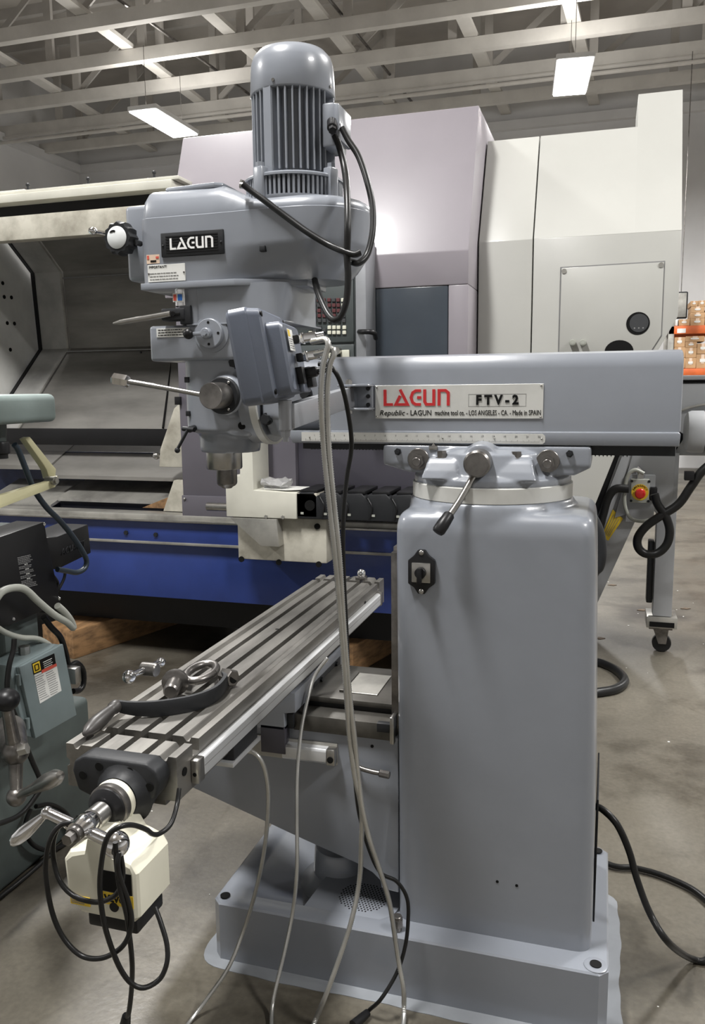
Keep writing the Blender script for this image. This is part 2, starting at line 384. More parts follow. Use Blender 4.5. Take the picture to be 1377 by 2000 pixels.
# small chips of debris on the slab
mb = MB(); rd = random.Random(5)
for _ in range(60):
    x = rd.uniform(-1.5, 1.2); y = rd.uniform(1.2, 6.5); r = rd.uniform(.002, .006)
    if -1.0 < x < .1 and 1.68 < y < 2.35: continue
    mb.box(x-r, x+r*rd.uniform(.4, 1), y-r*.7, y+r*.7, 0, r*.5)
o = mb.build('floor_debris', 'paper', smooth=0); tag(o, 'pale chips and grit scattered over the concrete floor', 'debris'); o['kind'] = 'stuff'
for i, (px, py, l) in enumerate([(430+1080-330, 1130, .05), (1185, 1140, .06), (1255, 1190, .05), (1340, 1190, .07), (1345, 1110, .06)]): pass
for (px, py), lb in zip([(1195, 1143), (1253, 1192), (1338, 1189), (1170, 1247)], ['brown leaf scrap on the floor left of the conveyor leg', 'curled brown scrap on the floor beside the conveyor caster', 'long brown scrap on the floor right of the conveyor leg', 'pale scrap on the floor beside the mill column']):
    p = at(px, py, Z=0)
    tag(MB().prism([(p.x-.03, p.y-.012), (p.x+.01, p.y-.02), (p.x+.035, p.y+.005), (p.x, p.y+.022)], 'z', .0005, .004).build('floor_scrap', 'scrap', smooth=0), lb, 'scrap')
# ================================================================== THE GREY MILLING MACHINE
mill = thing('milling_machine', 'glossy grey vertical milling machine with ram nameplate and long slotted table', 'mill', (-.44, 2.0, 0))
YC = 2.0
# ---- base casting: outer block with a sloped chip tray sunk into its top
mb = MB(); bm = mb.bm
X0, X1, Y0, Y1, ZB = -.92, .05, 1.733, 2.268, .157
def ring(x0, x1, y0, y1, z, c=.02): return [(x0+c, y0, z), (x1-c, y0, z), (x1, y0+c, z), (x1, y1-c, z), (x1-c, y1, z), (x0+c, y1, z), (x0, y1-c, z), (x0, y0+c, z)]
mb.loft([ring(X0, X1, Y0, Y1, 0), ring(X0, X1, Y0, Y1, ZB-.004), ring(X0+.004, X1-.004, Y0+.004, Y1-.004, ZB), ring(X0+.045, X1-.48, Y0+.05, Y1-.05, ZB, .05), ring(X0+.06, X1-.50, Y0+.065, Y1-.065, ZB-.012, .05), ring(X0+.17, X1-.52, Y0+.16, Y1-.16, ZB-.062, .05)])
mb.build('base', 'paint', mill, smooth=30)
def hole(name, c, r, axis=(0, 0, 1), parent=mill, m='ink', h=.002):
    return MB().cyl(c, Vector(c)+Vector(axis)*h, r, seg=20).build(name, m, parent)
for p in ((-.895, 1.762), (.022, 1.762), (.022, 2.24)):
    hole('bolt_hole', (p[0], p[1], ZB+.0028), .013)
MB().rev([(.026, 0), (.026, .002), (.023, .003), (.014, .003)], (.022, 1.762, ZB-.0005), seg=24).build('bolt_boss', 'paint', mill)
MB().cyl((-.437, 1.757, ZB), (-.437, 1.757, ZB+.038), .011, ch=.001).cyl((-.437, 1.757, ZB+.012), (-.437, 1.757, ZB+.03), .0145, seg=6).build('levelling_nut', 'darksteel', mill)
# strainer plate: sloped sheet with drilled holes
st = MB().prism([(-.69, 1.79), (-.47, 1.79), (-.445, 1.9), (-.445, 2.1), (-.66, 2.1)], 'z', .146, .150).build('strainer_plate', 'paint', mill, smooth=0)
mb = MB()
for i in range(-8, 9):
    for j in range(-8, 9):
        x, y = i*.0085+(j % 2)*.00425, j*.0078
        if x*x+y*y < .062**2: mb.cyl((-.555+x, 1.868+y, .1500), (-.555+x, 1.868+y, .1505), .0024, seg=6)
o = mb.build('strainer_holes', 'ink', st, smooth=0); o['kind'] = 'stuff'
MB().rev([(.115, .095), (.105, .11), (.075, .135), (.07, .20), (.066, .205), (.05, .206)], (-.66, 2.0, 0), seg=32).build('screw_boss', 'paint', mill)
MB().cyl((-.66, 2.0, .2), (-.66, 2.0, .33), .03).build('elevating_screw', 'darksteel', mill)
# ---- column
TX, TY = -.258, 2.0
mb = MB()
def cring(x0, x1, y0, y1, z, r=.035, n=5):
    out = []
    for cx, cy, a0 in ((x1-r, y0+r, -90), (x1-r, y1-r, 0), (x0+r, y1-r, 90), (x0+r, y0+r, 180)):
        for k in range(n+1):
            a = math.radians(a0+90*k/n); out.append((cx+r*math.cos(a), cy+r*math.sin(a), z))
    return out
mb.loft([cring(-.449, .012, 1.797, 2.203, ZB-.03), cring(-.450, .010, 1.798, 2.202, .5), cring(-.455, -.006, 1.80, 2.20, 1.06), cring(-.455, -.010, 1.80, 2.20, 1.135), cring(-.450, -.015, 1.806, 2.194, 1.158), cring(-.438, -.028, 1.818, 2.182, 1.170), cring(-.42, -.05, 1.84, 2.16, 1.173)])
mb.rev([(.178, 1.0), (.200, 1.06), (.200, 1.16), (.197, 1.188), (.19, 1.194)], (TX, TY, 0), seg=64)
col = mb.build('column', 'paint', mill); remesh(col, .0065, 10, .55)
MB().box(.0125, .017, 1.87, 2.13, .19, .50, .001).build('rear_cover', 'black', mill)
mb = MB(); mb.box(-.474, -.456, 1.852, 1.875, .60, 1.065, .001); mb.build('column_way', 'darksteel', mill)
MB().box(-.474, -.456, 1.876, 2.12, .60, 1.075, .001).build('column_way', 'darksteel', mill)
MB().cyl((-.205, 1.7965, .30), (-.205, 1.7975, .30), .0035, seg=12).build('drilled_hole', 'ink', mill)
MB().cyl((-.160, 1.7965, .298), (-.160, 1.7975, .298), .0035, seg=12).build('drilled_hole', 'ink', mill)
# rotary switch on the column
sw = MB().prism([(-.418, 1.062), (-.418, 1.008), (-.404, .999), (-.395, .985), (-.379, .985), (-.370, .999), (-.356, 1.010), (-.356, 1.064), (-.370, 1.074), (-.379, 1.087), (-.395, 1.087), (-.404, 1.074)], 'y', 1.788, 1.801, .002).build('rotary_switch', 'black', mill)
MB().box(-.409, -.365, 1.784, 1.789, 1.012, 1.058, .002).build('switch_plate', 'steel', sw)
MB().cyl((-.387, 1.784, 1.036), (-.387, 1.774, 1.036), .013, ch=.001).box(-.392, -.382, 1.760, 1.775, 1.014, 1.05, .002).build('switch_knob', 'black', sw)
for z in (1.081, .991): MB().sph((-.387, 1.788, z), .006, 12, (1, .5, 1)).build('screw', 'steel', sw)
# ---- graduated ring and turret
MB().rev([(.186, 1.190), (.1915, 1.193), (.1915, 1.226), (.188, 1.228)], (TX, TY, 0), seg=72).build('graduated_ring', 'plate', mill)
for dx in (-.006, .006): MB().sph((-.30+dx, 1.8125, 1.206), .0035, 8).build('ring_rivet', 'steel', mill)
mb = MB()
mb.rev([(.188, 1.226), (.187, 1.243), (.170, 1.252), (.155, 1.30), (.13, 1.31)], (TX, TY, 0), seg=64)
mb.box(-.505, -.025, 1.897, 2.103, 1.268, 1.318, .006)
mb.prism([(-.505, 1.27), (-.025, 1.27), (-.06, 1.252), (-.44, 1.252)], 'y', 1.90, 2.10)
mb.rev([(.058, 0), (.05, .05), (.042, .105), (.040, .125)], (-.266, 1.98, 1.283), (0, -1, 0), 32)
for xa, xb in ((-.384, -.322), (-.212, -.152)):
    mb.loft([[(xa-e, 1.96, z), (xa-e, y, z), (xb+e, y, z), (xb+e, 1.96, z)] for e, y, z in ((.014, 1.828, 1.244), (.008, 1.836, 1.262), (.003, 1.848, 1.282), (0, 1.856, 1.2905))])
tur = mb.build('turret', 'paint', mill); remesh(tur, .0034, 3, .5)
for x in (-.357, -.187): MB().hexa((x, 1.870, 1.2905), (0, 0, 1), .0115, .016).cyl((x, 1.870, 1.284), (x, 1.870, 1.2915), .0135).build('turret_bolt', 'darksteel', mill)
for x, z in ((-.417, 1.284), (-.119, 1.284)):
    w = MB().cyl((x, 1.897, z), (x, 1.890, z), .026, ch=.001).build('clamp_washer', 'darksteel', mill)
    MB().hexa((x, 1.890, z-.004), (0, -1, 0), .0165, .016).cyl((x, 1.876, z-.004), (x, 1.868, z-.004), .010, ch=.001).build('clamp_nut', 'darksteel', w)
for x in (-.467, -.072):
    MB().hexa((x, 1.897, 1.301), (0, -1, 0), .0085, .006).cyl((x, 1.891, 1.301), (x, 1.884, 1.301), .0045).build('lock_screw', 'castblack', mill)
MB().box(-.392, -.372, 1.8945, 1.897, 1.306, 1.316, .001).prism([(-.386, 1.315), (-.376, 1.315), (-.381, 1.324)], 'y', 1.893, 1.897).build('index_pointer', 'steel', mill)
# ram pinion lever
hubm = MB().cyl((-.266, 1.862, 1.283), (-.266, 1.80, 1.283), .030, ch=.003, seg=32).build('pinion_hub', 'darksteel', mill)
MB().cyl((-.266, 1.801, 1.283), (-.266, 1.797, 1.283), .027, ch=.001, seg=32).build('hub_face', 'darksteel', hubm)
MB().tube([(-.272, 1.825, 1.262), (-.30, 1.79, 1.205), (-.322, 1.765, 1.168)], .0075, 10).build('lever_rod', 'steel', hubm)
d = Vector((-.022, -.025, -.037)).normalized()
MB().rev([(.009, 0), (.0125, .004), (.0145, .03), (.0145, .047), (.012, .052), (.003, .053)], Vector((-.318, 1.769, 1.176)), d, 20).build('lever_grip', 'black', hubm)
# ---- ram
RB = [(1.904, 1.349), (1.904, 1.49), (1.908, 1.508), (1.920, 1.522), (1.94, 1.527), (2.06, 1.527), (2.08, 1.522), (2.092, 1.508), (2.096, 1.49), (2.096, 1.349)]
mb = MB()
mb.loft([[(x, YC+(y-YC)*k, 1.43+(z-1.43)*k) for y, z in RB] for x, k in ((-.655, .97), (-.648, 1), (.150, 1), (.156, .985), (.158, .95))])
mb.build('ram', 'paint', mill, smooth=30)
MB().prism([(-.742, 1.350), (-.742, 1.330), (-.735, 1.319), (.156, 1.319), (.158, 1.346), (.154, 1.350)], 'y', 1.898, 2.102, .0025).build('ram_dovetail', 'paint', mill)
mb = MB().box(-.72, -.50, 1.93, 2.07, 1.303, 1.3185)
for i in range(26): mb.prism([(-.716+i*.0085, 1.304), (-.7105+i*.0085, 1.304), (-.713+i*.0085, 1.298)], 'y', 1.97, 2.03)
mb.build('rack', 'castblack', mill, smooth=0)
mb = MB().box(-.025, .150, 1.915, 2.085, 1.297, 1.3185)
for i in range(9): mb.prism([(-.02+i*.0085, 1.298), (-.0145+i*.0085, 1.298), (-.017+i*.0085, 1.292)], 'y', 1.93, 2.07)
mb.build('rack', 'castblack', mill, smooth=0)
# scale strip with graduations
sc = MB().prism([(-.711, 1.346), (-.711, 1.324), (-.132, 1.322), (-.127, 1.326), (-.126, 1.333), (-.127, 1.340), (-.132, 1.345)], 'y', 1.8965, 1.898).build('scale_strip', 'plate', mill, smooth=0)
mb = MB()
for i in range(176):
    x = -.70+i*.0032; h = .006 if i % 8 == 0 else (.0045 if i % 4 == 0 else .003)
    mb.box(x-.00035, x+.00035, 1.8961, 1.8966, 1.3250, 1.3250+h)
mb.build('graduation_marks', 'print', sc, smooth=0)
for i in range(22):
    text('numeral', str(i+1), .0062, (-.70+(i+1)*.0256-.003, 1.8962, 1.3385), 'print', sc, ext=.0002)
for x in (-.69, -.36, -.24, -.134): MB().sph((x, 1.8965, 1.334), .0022, 8).build('rivet', 'steel', sc)
# nameplate
np_ = MB().box(-.524, -.133, 1.9015, 1.904, 1.379, 1.457, .0006, 1).build('nameplate', 'plate', mill, smooth=0)
logo(-.503, -.345, 1.409, 1.447, 1.9015, 'red', np_)
MB().box(-.301, -.171, 1.9012, 1.9016, 1.4342, 1.4350).box(-.301, -.171, 1.9012, 1.9016, 1.4065, 1.4073).box(-.3014, -.3006, 1.9012, 1.9016, 1.4065, 1.435).box(-.1714, -.1706, 1.9012, 1.9016, 1.4065, 1.435).build('model_window', 'print', np_, smooth=0)
text('model_lettering', 'F T V - 2', .029, (-.236, 1.9006, 1.4205), 'ink', np_, sx=.92, bold=.0014)
text('maker_lettering', 'Republic', .0178, (-.514, 1.9012, 1.392), 'ink', np_, align='LEFT', shear=.25, sx=1.0)
text('maker_lettering', '- LAGUN', .0178, (-.448, 1.9012, 1.392), 'ink', np_, align='LEFT', sx=.86)
text('maker_lettering', 'machine tool co. - LOS ANGELES - CA. - Made in SPAIN', .0165, (-.380, 1.9012, 1.392), 'ink', np_, align='LEFT', sx=.632)
for x in (-.520, -.138):
    for z in (1.383, 1.453): MB().sph((x, 1.9015, z), .0028, 8).build('rivet', 'steel', np_)
# ---- ram knuckle and tilt flange behind the readout
mb = MB()
def xring(x, hy, z0, z1, c): 
    return [(x, YC-hy, z0+c), (x, YC-hy, z1-c), (x, YC-hy+c, z1), (x, YC+hy-c, z1), (x, YC+hy, z1-c), (x, YC+hy, z0+c), (x, YC+hy-c, z0), (x, YC-hy+c, z0)]
mb.loft([xring(-.815, .105, 1.335, 1.535, .05), xring(-.78, .112, 1.33, 1.54, .05), xring(-.74, .104, 1.335, 1.53, .04), xring(-.69, .098, 1.345, 1.522, .03), xring(-.64, .096, 1.35, 1.52, .03)])
kn = mb.build('ram_knuckle', 'paint', mill); remesh(kn, .006, 6, .5)
MB().rev([(.118, 0), (.126, .004), (.126, .05), (.12, .055)], (-.875, YC, 1.437), (1, 0, 0), 56).build('tilt_flange', 'paint', mill)
MB().rev([(.122, 0), (.1285, .001), (.1285, .020), (.122, .021)], (-.842, YC, 1.437), (1, 0, 0), 56).build('tilt_scale_ring', 'plate', mill)
for x, y, z in ((-.887, 1.905, 1.517), (-.801, 1.893, 1.378), (-.698, 1.897, 1.44)):
    MB().hexa((x, y, z), (0, -1, 0), .0125, .014).cyl((x, y+.006, z), (x, y-.001, z), .0155).build('clamp_bolt', 'castblack', mill)
# ---- head: quill casting
SX, SY = -.972, 2.0
mb = MB()
mb.loft([cring(-1.040, -.865, 1.90, 2.10, z, .04) for z in (1.348, 1.60)])
mb.loft([cring(-1.030, -.872, 1.905, 2.095, z, .05) for z in (1.34, 1.352)])
mb.rev([(.050, 0), (.05, .11)], (-.905, 1.98, 1.437), (0, -1, 0), 28)
mb.rev([(.078, 1.288), (.080, 1.30), (.082, 1.36)], (SX+.02, SY, 0), seg=40)
mb.box(-.93, -.845, 1.91, 2.09, 1.33, 1.56, .02)
hc = mb.build('quill_housing', 'paint', mill); remesh(hc, .005, 6, .5)
MB().rev([(.046, 1.2415), (.048, 1.245), (.048, 1.29)], (SX, SY, 0), seg=40).build('quill', 'steel', mill)
MB().rev([(.012, 1.189), (.016, 1.193), (.022, 1.196), (.026, 1.20), (.0275, 1.205), (.0275, 1.243)], (SX+.006, SY, 0), seg=32).build('spindle_nose', 'darksteel', mill)
# downfeed hub and lever
hub = MB().rev([(.044, 0), (.046, .003), (.046, .010), (.043, .013)], (-.905, 1.872, 1.437), (0, -1, 0), 36).build('feed_hub', 'castblack', mill)
MB().rev([(.032, 0), (.032, .06), (.030, .063)], (-.905, 1.862, 1.437), (0, -1, 0), 32).build('hub_barrel', 'darksteel', hub)
for a in range(3):
    MB().sph((-.905+.038*math.cos(a*2.1+1), 1.8585, 1.437+.038*math.sin(a*2.1+1)), .004, 8).build('hub_screw', 'steel', hub)
MB().tube([(-.93, 1.83, 1.437), (-1.03, 1.815, 1.456), (-1.142, 1.80, 1.4755)], .0062, 10).build('feed_lever', 'steel', hub)
d = Vector((-.112, -.012, .0195)).normalized()
MB().rev([(.012, 0), (.0160, .004), (.0160, .038), (.013, .042)], Vector((-1.128, 1.802, 1.4733)), d, 6).build('lever_tip', 'chrome', hub)
# depth-stop slot and small fittings on the housing
hole('oil_port', (-.872, 1.905, 1.361), .0095, (0, -1, 0), mill, 'ink', .007)
ll = MB().cyl((-1.005, 1.90, 1.355), (-1.005, 1.875, 1.352), .008).cyl((-1.026, 1.880, 1.354), (-.990, 1.872, 1.352), .006).build('quill_lock', 'castblack', mill)
MB().tube([(-1.01, 1.873, 1.35), (-1.034, 1.865, 1.306)], .0042, 8).sph((-1.036, 1.864, 1.300), .0075, 10).build('lock_handle', 'castblack', ll)
MB().box(-1.028, -1.016, 1.9, 1.91, 1.47, 1.484, .001).build('quill_stop', 'castblack', mill)
MB().box(-1.028, -1.016, 1.9, 1.91, 1.385, 1.398, .001).build('quill_stop', 'castblack', mill)
# feed gearbox with knob and ball lever
gb = MB().box(-1.110, -.86, 1.878, 2.10, 1.524, 1.612, .008, 3).build('feed_gearbox', 'paint', mill)
MB().box(-1.088, -.995, 1.8765, 1.8785, 1.583, 1.605, .0005, 1).build('instruction_plate', 'paper', gb, smooth=0)
textrows('instruction_print', -1.083, -1.0, 1.585, 1.604, 1.8765, 3, 'ink', gb, .32, 3)
fk = MB().rev([(.046, 0), (.046, .006), (.036, .008), (.036, .018), (.034, .020)], (-.935, 1.880, 1.588), (0, -1, 0), 40).build('selector_disc', 'paint', mill)
for a in (90, 0, 270): MB().cyl((-.935+.026*math.cos(math.radians(a)), 1.8605, 1.588+.026*math.sin(math.radians(a))), (-.935+.026*math.cos(math.radians(a)), 1.8595, 1.588+.026*math.sin(math.radians(a))), .0035, seg=10).build('disc_hole', 'ink', fk)
MB().cyl((-.938, 1.861, 1.588), (-.938, 1.846, 1.588), .013, ch=.002).hexa((-.938, 1.846, 1.588), (0, -1, 0), .007, .006).box(-.975, -.938, 1.849, 1.857, 1.583, 1.592, .002).build('selector_arm', 'paint', fk)
MB().sph((-.985, 1.851, 1.588), .0135, 20).build('ball_knob', 'black', fk)
# upper gear case
mb = MB()
mb.loft([cring(-1.00, -.735, 1.872, 2.128, z, .05) for z in (1.612, 1.705)])
mb.rev([(.05, 1.612), (.05, 1.705)], (-.985, 1.925, 0), seg=32)
mb.build('gear_case', 'paint', mill)
MB().box(-1.0, -.735, 1.8715, 2.1285, 1.609, 1.613, .001).build('gear_case_joint', 'paint', mill)
MB().rev([(.013, 1.655), (.016, 1.658), (.016, 1.70)], (-1.018, 1.885, 0), seg=20).build('sight_glass', 'chrome', mill)
sg = MB().box(-1.032, -1.004, 1.866, 1.8675, 1.667, 1.688).build('oil_label', 'paper', mill, smooth=0)
MB().box(-1.018, -1.006, 1.8652, 1.866, 1.670, 1.685).build('label_patch', 'bluetag', sg, smooth=0)
MB().box(-1.030, -1.022, 1.8652, 1.866, 1.670, 1.685).build('label_patch', 'redtag', sg, smooth=0)
bl = MB().box(-1.015, -.985, 1.865, 1.91, 1.612, 1.658, .003).box(-1.065, -1.0, 1.862, 1.90, 1.622, 1.652, .004).build('brake_clamp', 'castblack', mill)
MB().box(-1.052, -1.012, 1.860, 1.8622, 1.634, 1.641, .001).cyl((-1.03, 1.8625, 1.638), (-1.03, 1.859, 1.638), .006).build('clamp_slot', 'ink', bl)
MB().cyl((-1.035, 1.858, 1.6385), (-1.170, 1.843, 1.6205), .0075, .0062, 12).cyl((-1.170, 1.843, 1.6205), (-1.188, 1.841, 1.618), .0062, .003, 12).build('brake_lever', 'steel', bl)
# belt housing
mb = MB()
def bring(z, w0, R, inset=0, drop=0, xl=-1.122, cx=-.705):
    out = []; N = 10
    for k in range(N+1):
        x = (xl+.03)+(cx-(xl+.03))*k/N; t = min(1, max(0, (x+.95)/(cx+.95))); t = t*t*(3-2*t)
        out.append((x, YC-(w0+(R-w0)*t)+inset, z))
    for k in range(1, 14):
        a = -math.pi/2+math.pi*k/14; out.append((cx+(R-inset)*math.cos(a), YC+(R-inset)*math.sin(a), z))
    for k in range(N, -1, -1):
        x = (xl+.03)+(cx-(xl+.03))*k/N; t = min(1, max(0, (x+.95)/(cx+.95))); t = t*t*(3-2*t)
        out.append((x, YC+(w0+(R-w0)*t)-inset, z))
    out = [(x, y, zz-drop*(lambda t: t*t*(3-2*t))(min(1, max(0, (x+.90)/.09)))) for x, y, zz in out]
    for f, s_ in ((.3, 1), (.75, 1), (.75, -1), (.3, -1)):
        w = (w0-inset)
        out.append((xl+inset+(.012 if f < .5 else 0)+.0, YC+s_*(w-(.008 if f < .5 else .03)), z))
    return out
L = [bring(1.712, .139, .085), bring(1.735, .140, .108), bring(1.785, .141, .143), bring(1.80, .141, .146), bring(1.868, .140, .148), bring(1.870, .140, .148, .003), bring(1.874, .140, .148, .003), bring(1.908, .138, .147, .006, .022), bring(1.928, .136, .146, .016, .033), bring(1.938, .134, .144, .034, .037)]
mb.loft(L)
bh = mb.build('belt_housing', 'paint', mill, smooth=42)
MB().prism([(-1.115, 1.856), (-.86, 1.856), (-.70, 1.93), (-.70, 2.07), (-.86, 2.144), (-1.115, 2.144)], 'z', 1.698, 1.714, .002).build('housing_flange', 'paint', mill)
MB().box(-1.178, -1.10, 1.90, 2.10, 1.727, 1.912, .012, 3).build('front_cover', 'paint', mill)
MB().prism([(-1.06, 1.90), (-.92, 1.885), (-.90, 1.90), (-.90, 2.1), (-1.06, 2.1)], 'z', 1.933, 1.947, .005).build('top_ridge', 'paint', mill)
MB().rev([(.062, 1.945), (.062, 1.951), (.055, 1.953), (.02, 1.953)], (-.98, 2.0, 0), seg=36).build('drawbar_cap', 'clear', mill)
# slotted recess and latch on the side
MB().box(-.792, -.777, 1.853, 1.866, 1.772, 1.786, .002).build('latch', 'castblack', mill)
# badge
bd = MB().box(-1.052, -.884, 1.8535, 1.8605, 1.773, 1.830, .002).build('badge', 'castblack', mill)
for i in range(7): MB().box(-1.038, -.898, 1.8525, 1.8536, 1.782+i*.0062, 1.7845+i*.0062).build('badge_rib', 'black', bd, smooth=0)
logo(-1.026, -.910, 1.789, 1.816, 1.8525, 'white', bd)
for x in (-1.046, -.890): MB().sph((x, 1.8535, 1.80), .003, 8).build('badge_screw', 'castblack', bd)
ip = MB().box(-1.094, -.991, 1.8578, 1.8605, 1.716, 1.757, .0005, 1).build('notice_plate', 'paper', mill, smooth=0)
text('notice_heading', 'IMPORTANT!', .0085, (-1.090, 1.8577, 1.7515), 'ink', ip, align='LEFT')
textrows('notice_print', -1.088, -.997, 1.719, 1.740, 1.8577, 3, 'print', ip, .22, 8)
for x in (-1.091, -.994): MB().sph((x, 1.8578, 1.7365), .0026, 8).build('rivet', 'darksteel', ip)
tg = MB().box(-1.096, -1.060, 1.859, 1.8605, 1.7605, 1.782).build('price_tag', 'creamtag', mill, smooth=0)
MB().box(-1.094, -1.089, 1.8582, 1.859, 1.771, 1.780).box(-1.07, -1.062, 1.8582, 1.859, 1.772, 1.777).build('tag_print', 'redtag', tg, smooth=0)
mb = MB()
for i in range(9): mb.box(-1.085+i*.0018, -1.0838+i*.0018, 1.8582, 1.859, 1.7635, 1.7685)
mb.build('tag_barcode', 'ink', tg, smooth=0)
# speed handwheel
kb = MB()
N = 48; kc = Vector((-1.162, 1.862, 1.824))
def lobed(r, y): return [(kc.x+(r+.0022*math.cos(12*2*math.pi*k/N))*math.cos(2*math.pi*k/N), y, kc.z+(r+.0022*math.cos(12*2*math.pi*k/N))*math.sin(2*math.pi*k/N)) for k in range(N)]
kb.loft([lobed(.030, 1.876), lobed(.038, 1.870), lobed(.040, 1.858), lobed(.039, 1.842), lobed(.035, 1.836), lobed(.028, 1.836)])
kb.cyl((kc.x, 1.875, kc.z), (kc.x, 1.902, kc.z), .016)
kw = kb.build('speed_handwheel', 'castblack', mill)
MB().rev([(.026, 0), (.027, .002), (.024, .004), (.003, .0045)], (kc.x, 1.837, kc.z), (0, -1, 0), 32).build('dial_face', 'whiteface', kw)
MB().prism([(kc.x-.008+.012*math.cos(a), kc.z+.006+.012*math.sin(a)) for a in (2.6, 2.2, 1.8, 1.4, 1.0)]+[(kc.x-.008+.008*math.cos(a), kc.z+.006+.007*math.sin(a)) for a in (1.0, 1.4, 1.8, 2.2)], 'y', 1.8320, 1.8328).build('dial_pointer', 'ink', kw, smooth=0)
MB().tube([(kc.x-.03, 1.865, kc.z+.012), (kc.x-.048, 1.85, kc.z+.016), (kc.x-.062, 1.835, kc.z+.018)], .005, 8).rev([(.005, 0), (.009, .006), (.009, .014), (.005, .02)], (kc.x-.058, 1.84, kc.z+.018), (-.7, -.6, .1), 12).build('crank_handle', 'chrome', kw)
MB().cyl((-1.118, 1.87, 1.812), (-1.118, 1.85, 1.812), .007).build('index_pin', 'castblack', mill)
# motor: vented ring, finned body, fan cowl, terminal box
MX, MY = -.755, 2.0
mt = MB().rev([(.118, 1.893), (.121, 1.902), (.121, 1.906), (.100, 1.907), (.100, 1.948), (.124, 1.949), (.124, 1.954), (.119, 1.958), (.09, 1.962)], (MX, MY, 0), seg=64).build('vent_ring', 'paint', mill)
for k in range(64):
    a = 2*math.pi*(k+.5)/64; c, s_ = math.cos(a), math.sin(a)
    MB().box(-.0030, .0030, -.120, -.106, 1.905, 1.950, .0008, 1).build('vent_bar', 'paint', mt, smooth=0)
# turn every bar to its place round the ring
for k, b in enumerate([o for o in mt.children if o.name.startswith('vent_bar')]):
    a = 2*math.pi*(k+.5)/64; b.rotation_euler = (0, 0, a)
    v = Matrix.Rotation(a, 3, 'Z') @ Vector((0, -.113, 0)); w = Vector((MX, MY, 1.905))+v; b.location = w-WO[mt.name]
for a in (-112, 68, 158, -22):
    a = math.radians(a); b = MB().box(-.015, .015, -.012, .012, 1.895, 1.972, .004).cyl((0, -.001, 1.97), (0, -.001, 1.982), .010, seg=6).build('motor_lug', 'paint', mill)
    b.rotation_euler = (0, 0, a+math.pi/2); b.location = Vector((MX+.118*math.cos(a), MY+.118*math.sin(a), 1.895))-WO[mill.name]
mo = MB().rev([(.080, 1.958), (.080, 2.165)], (MX, MY, 0), seg=48).build('motor_body', 'paint', mill)
for k in range(36):
    a = 2*math.pi*k/36
    th = .0022
    if k in (8, 9, 26, 27): continue
    f = MB().box(-th, th, -.1010, -.078, 1.966, 2.155, .0015, 1).build('cooling_fin', 'paint', mo, smooth=0)
    f.rotation_euler = (0, 0, a); v = Matrix.Rotation(a, 3, 'Z') @ Vector((0, -.0895, 0)); f.location = Vector((MX, MY, 1.966))+v-WO[mo.name]
for a in (-8, 172):     # the broad flat ribs between the fins
    f = MB().prism([(-.018, -.076), (-.011, -.1025), (.011, -.1025), (.018, -.076)], 'z', 1.962, 2.156).build('mounting_rib', 'paint', mo, smooth=0)
    f.rotation_euler = (0, 0, math.radians(a-8)); v = Matrix.Rotation(math.radians(a-8), 3, 'Z') @ Vector((0, -.08925, 0)); f.location = Vector((MX, MY, 1.962))+v-WO[mo.name]
cw = MB().rev([(.098, 2.149), (.1025, 2.151), (.1035, 2.153), (.1015, 2.205), (.100, 2.222), (.095, 2.238), (.083, 2.251), (.06, 2.259), (.03, 2.263), (.003, 2.264)], (MX, MY, 0), seg=56).build('fan_cowl', 'paint', mill, smooth=50)
for a in (-95, -10, 170, 80):
    a = math.radians(a); MB().hexa((MX+.1025*math.cos(a), MY+.1025*math.sin(a), 2.163), (math.cos(a), math.sin(a), 0), .004, .004).build('cowl_screw', 'steel', cw)
jb = MB().box(-.667, -.632, 1.955, 2.045, 2.02, 2.12, .006).box(-.634, -.622, 1.95, 2.05, 2.035, 2.115, .004).build('terminal_box', 'paint', mill)
for y, z in ((1.965, 2.075), (2.0, 2.095)):
    MB().cyl((-.640, y-.012, z), (-.632, y-.035, z-.022), .012, ch=.002).cyl((-.634, y-.03, z-.017), (-.629, y-.042, z-.03), .0095, seg=6).build('cable_gland', 'black', jb)
# ---- knee, saddle, table
kpoly = [(-.452, .612), (-1.19, .612), (-1.20, .60), (-1.20, .475), (-1.18, .455), (-1.046, .414), (-.706, .307), (-.56, .264), (-.52, .246), (-.500, .228), (-.497, .208), (-.452, .203)]
MB().prism(kpoly, 'y', 1.832, 2.168, .004).build('knee', 'paint', mill)
hole('drilled_hole', (-.518, 1.832, .583), .004, (0, -1, 0))
MB().box(-.72, -.468, 1.822, 2.178, .606, .648, .002).build('knee_way', 'way', mill)
MB().box(-.74, -.47, 1.885, 2.14, .648, .662, .001).build('wiper_gap_strip', 'black', mill)  # black strip stands in for the dark gap below the cover plate
kp = MB().box(-.74, -.47, 1.880, 2.13, .662, .676, .002).build('way_cover', 'way', mill)
MB().box(-.62, -.53, 1.925, 2.07, .676, .679, .0005, 1).build('cover_insert', 'tin', kp, smooth=0)
MB().box(-.632, -.621, 1.925, 2.07, .676, .683, .0005, 1).build('cover_bead', 'way', kp, smooth=0)
MB().box(-.47, -.459, 1.815, 1.86, .60, .668, .003).build('wiper_block', 'steel', mill)
MB().box(-.502, -.47, 1.817, 1.835, .628, .650, .001).build('wiper_gap_strip', 'castblack', mill)
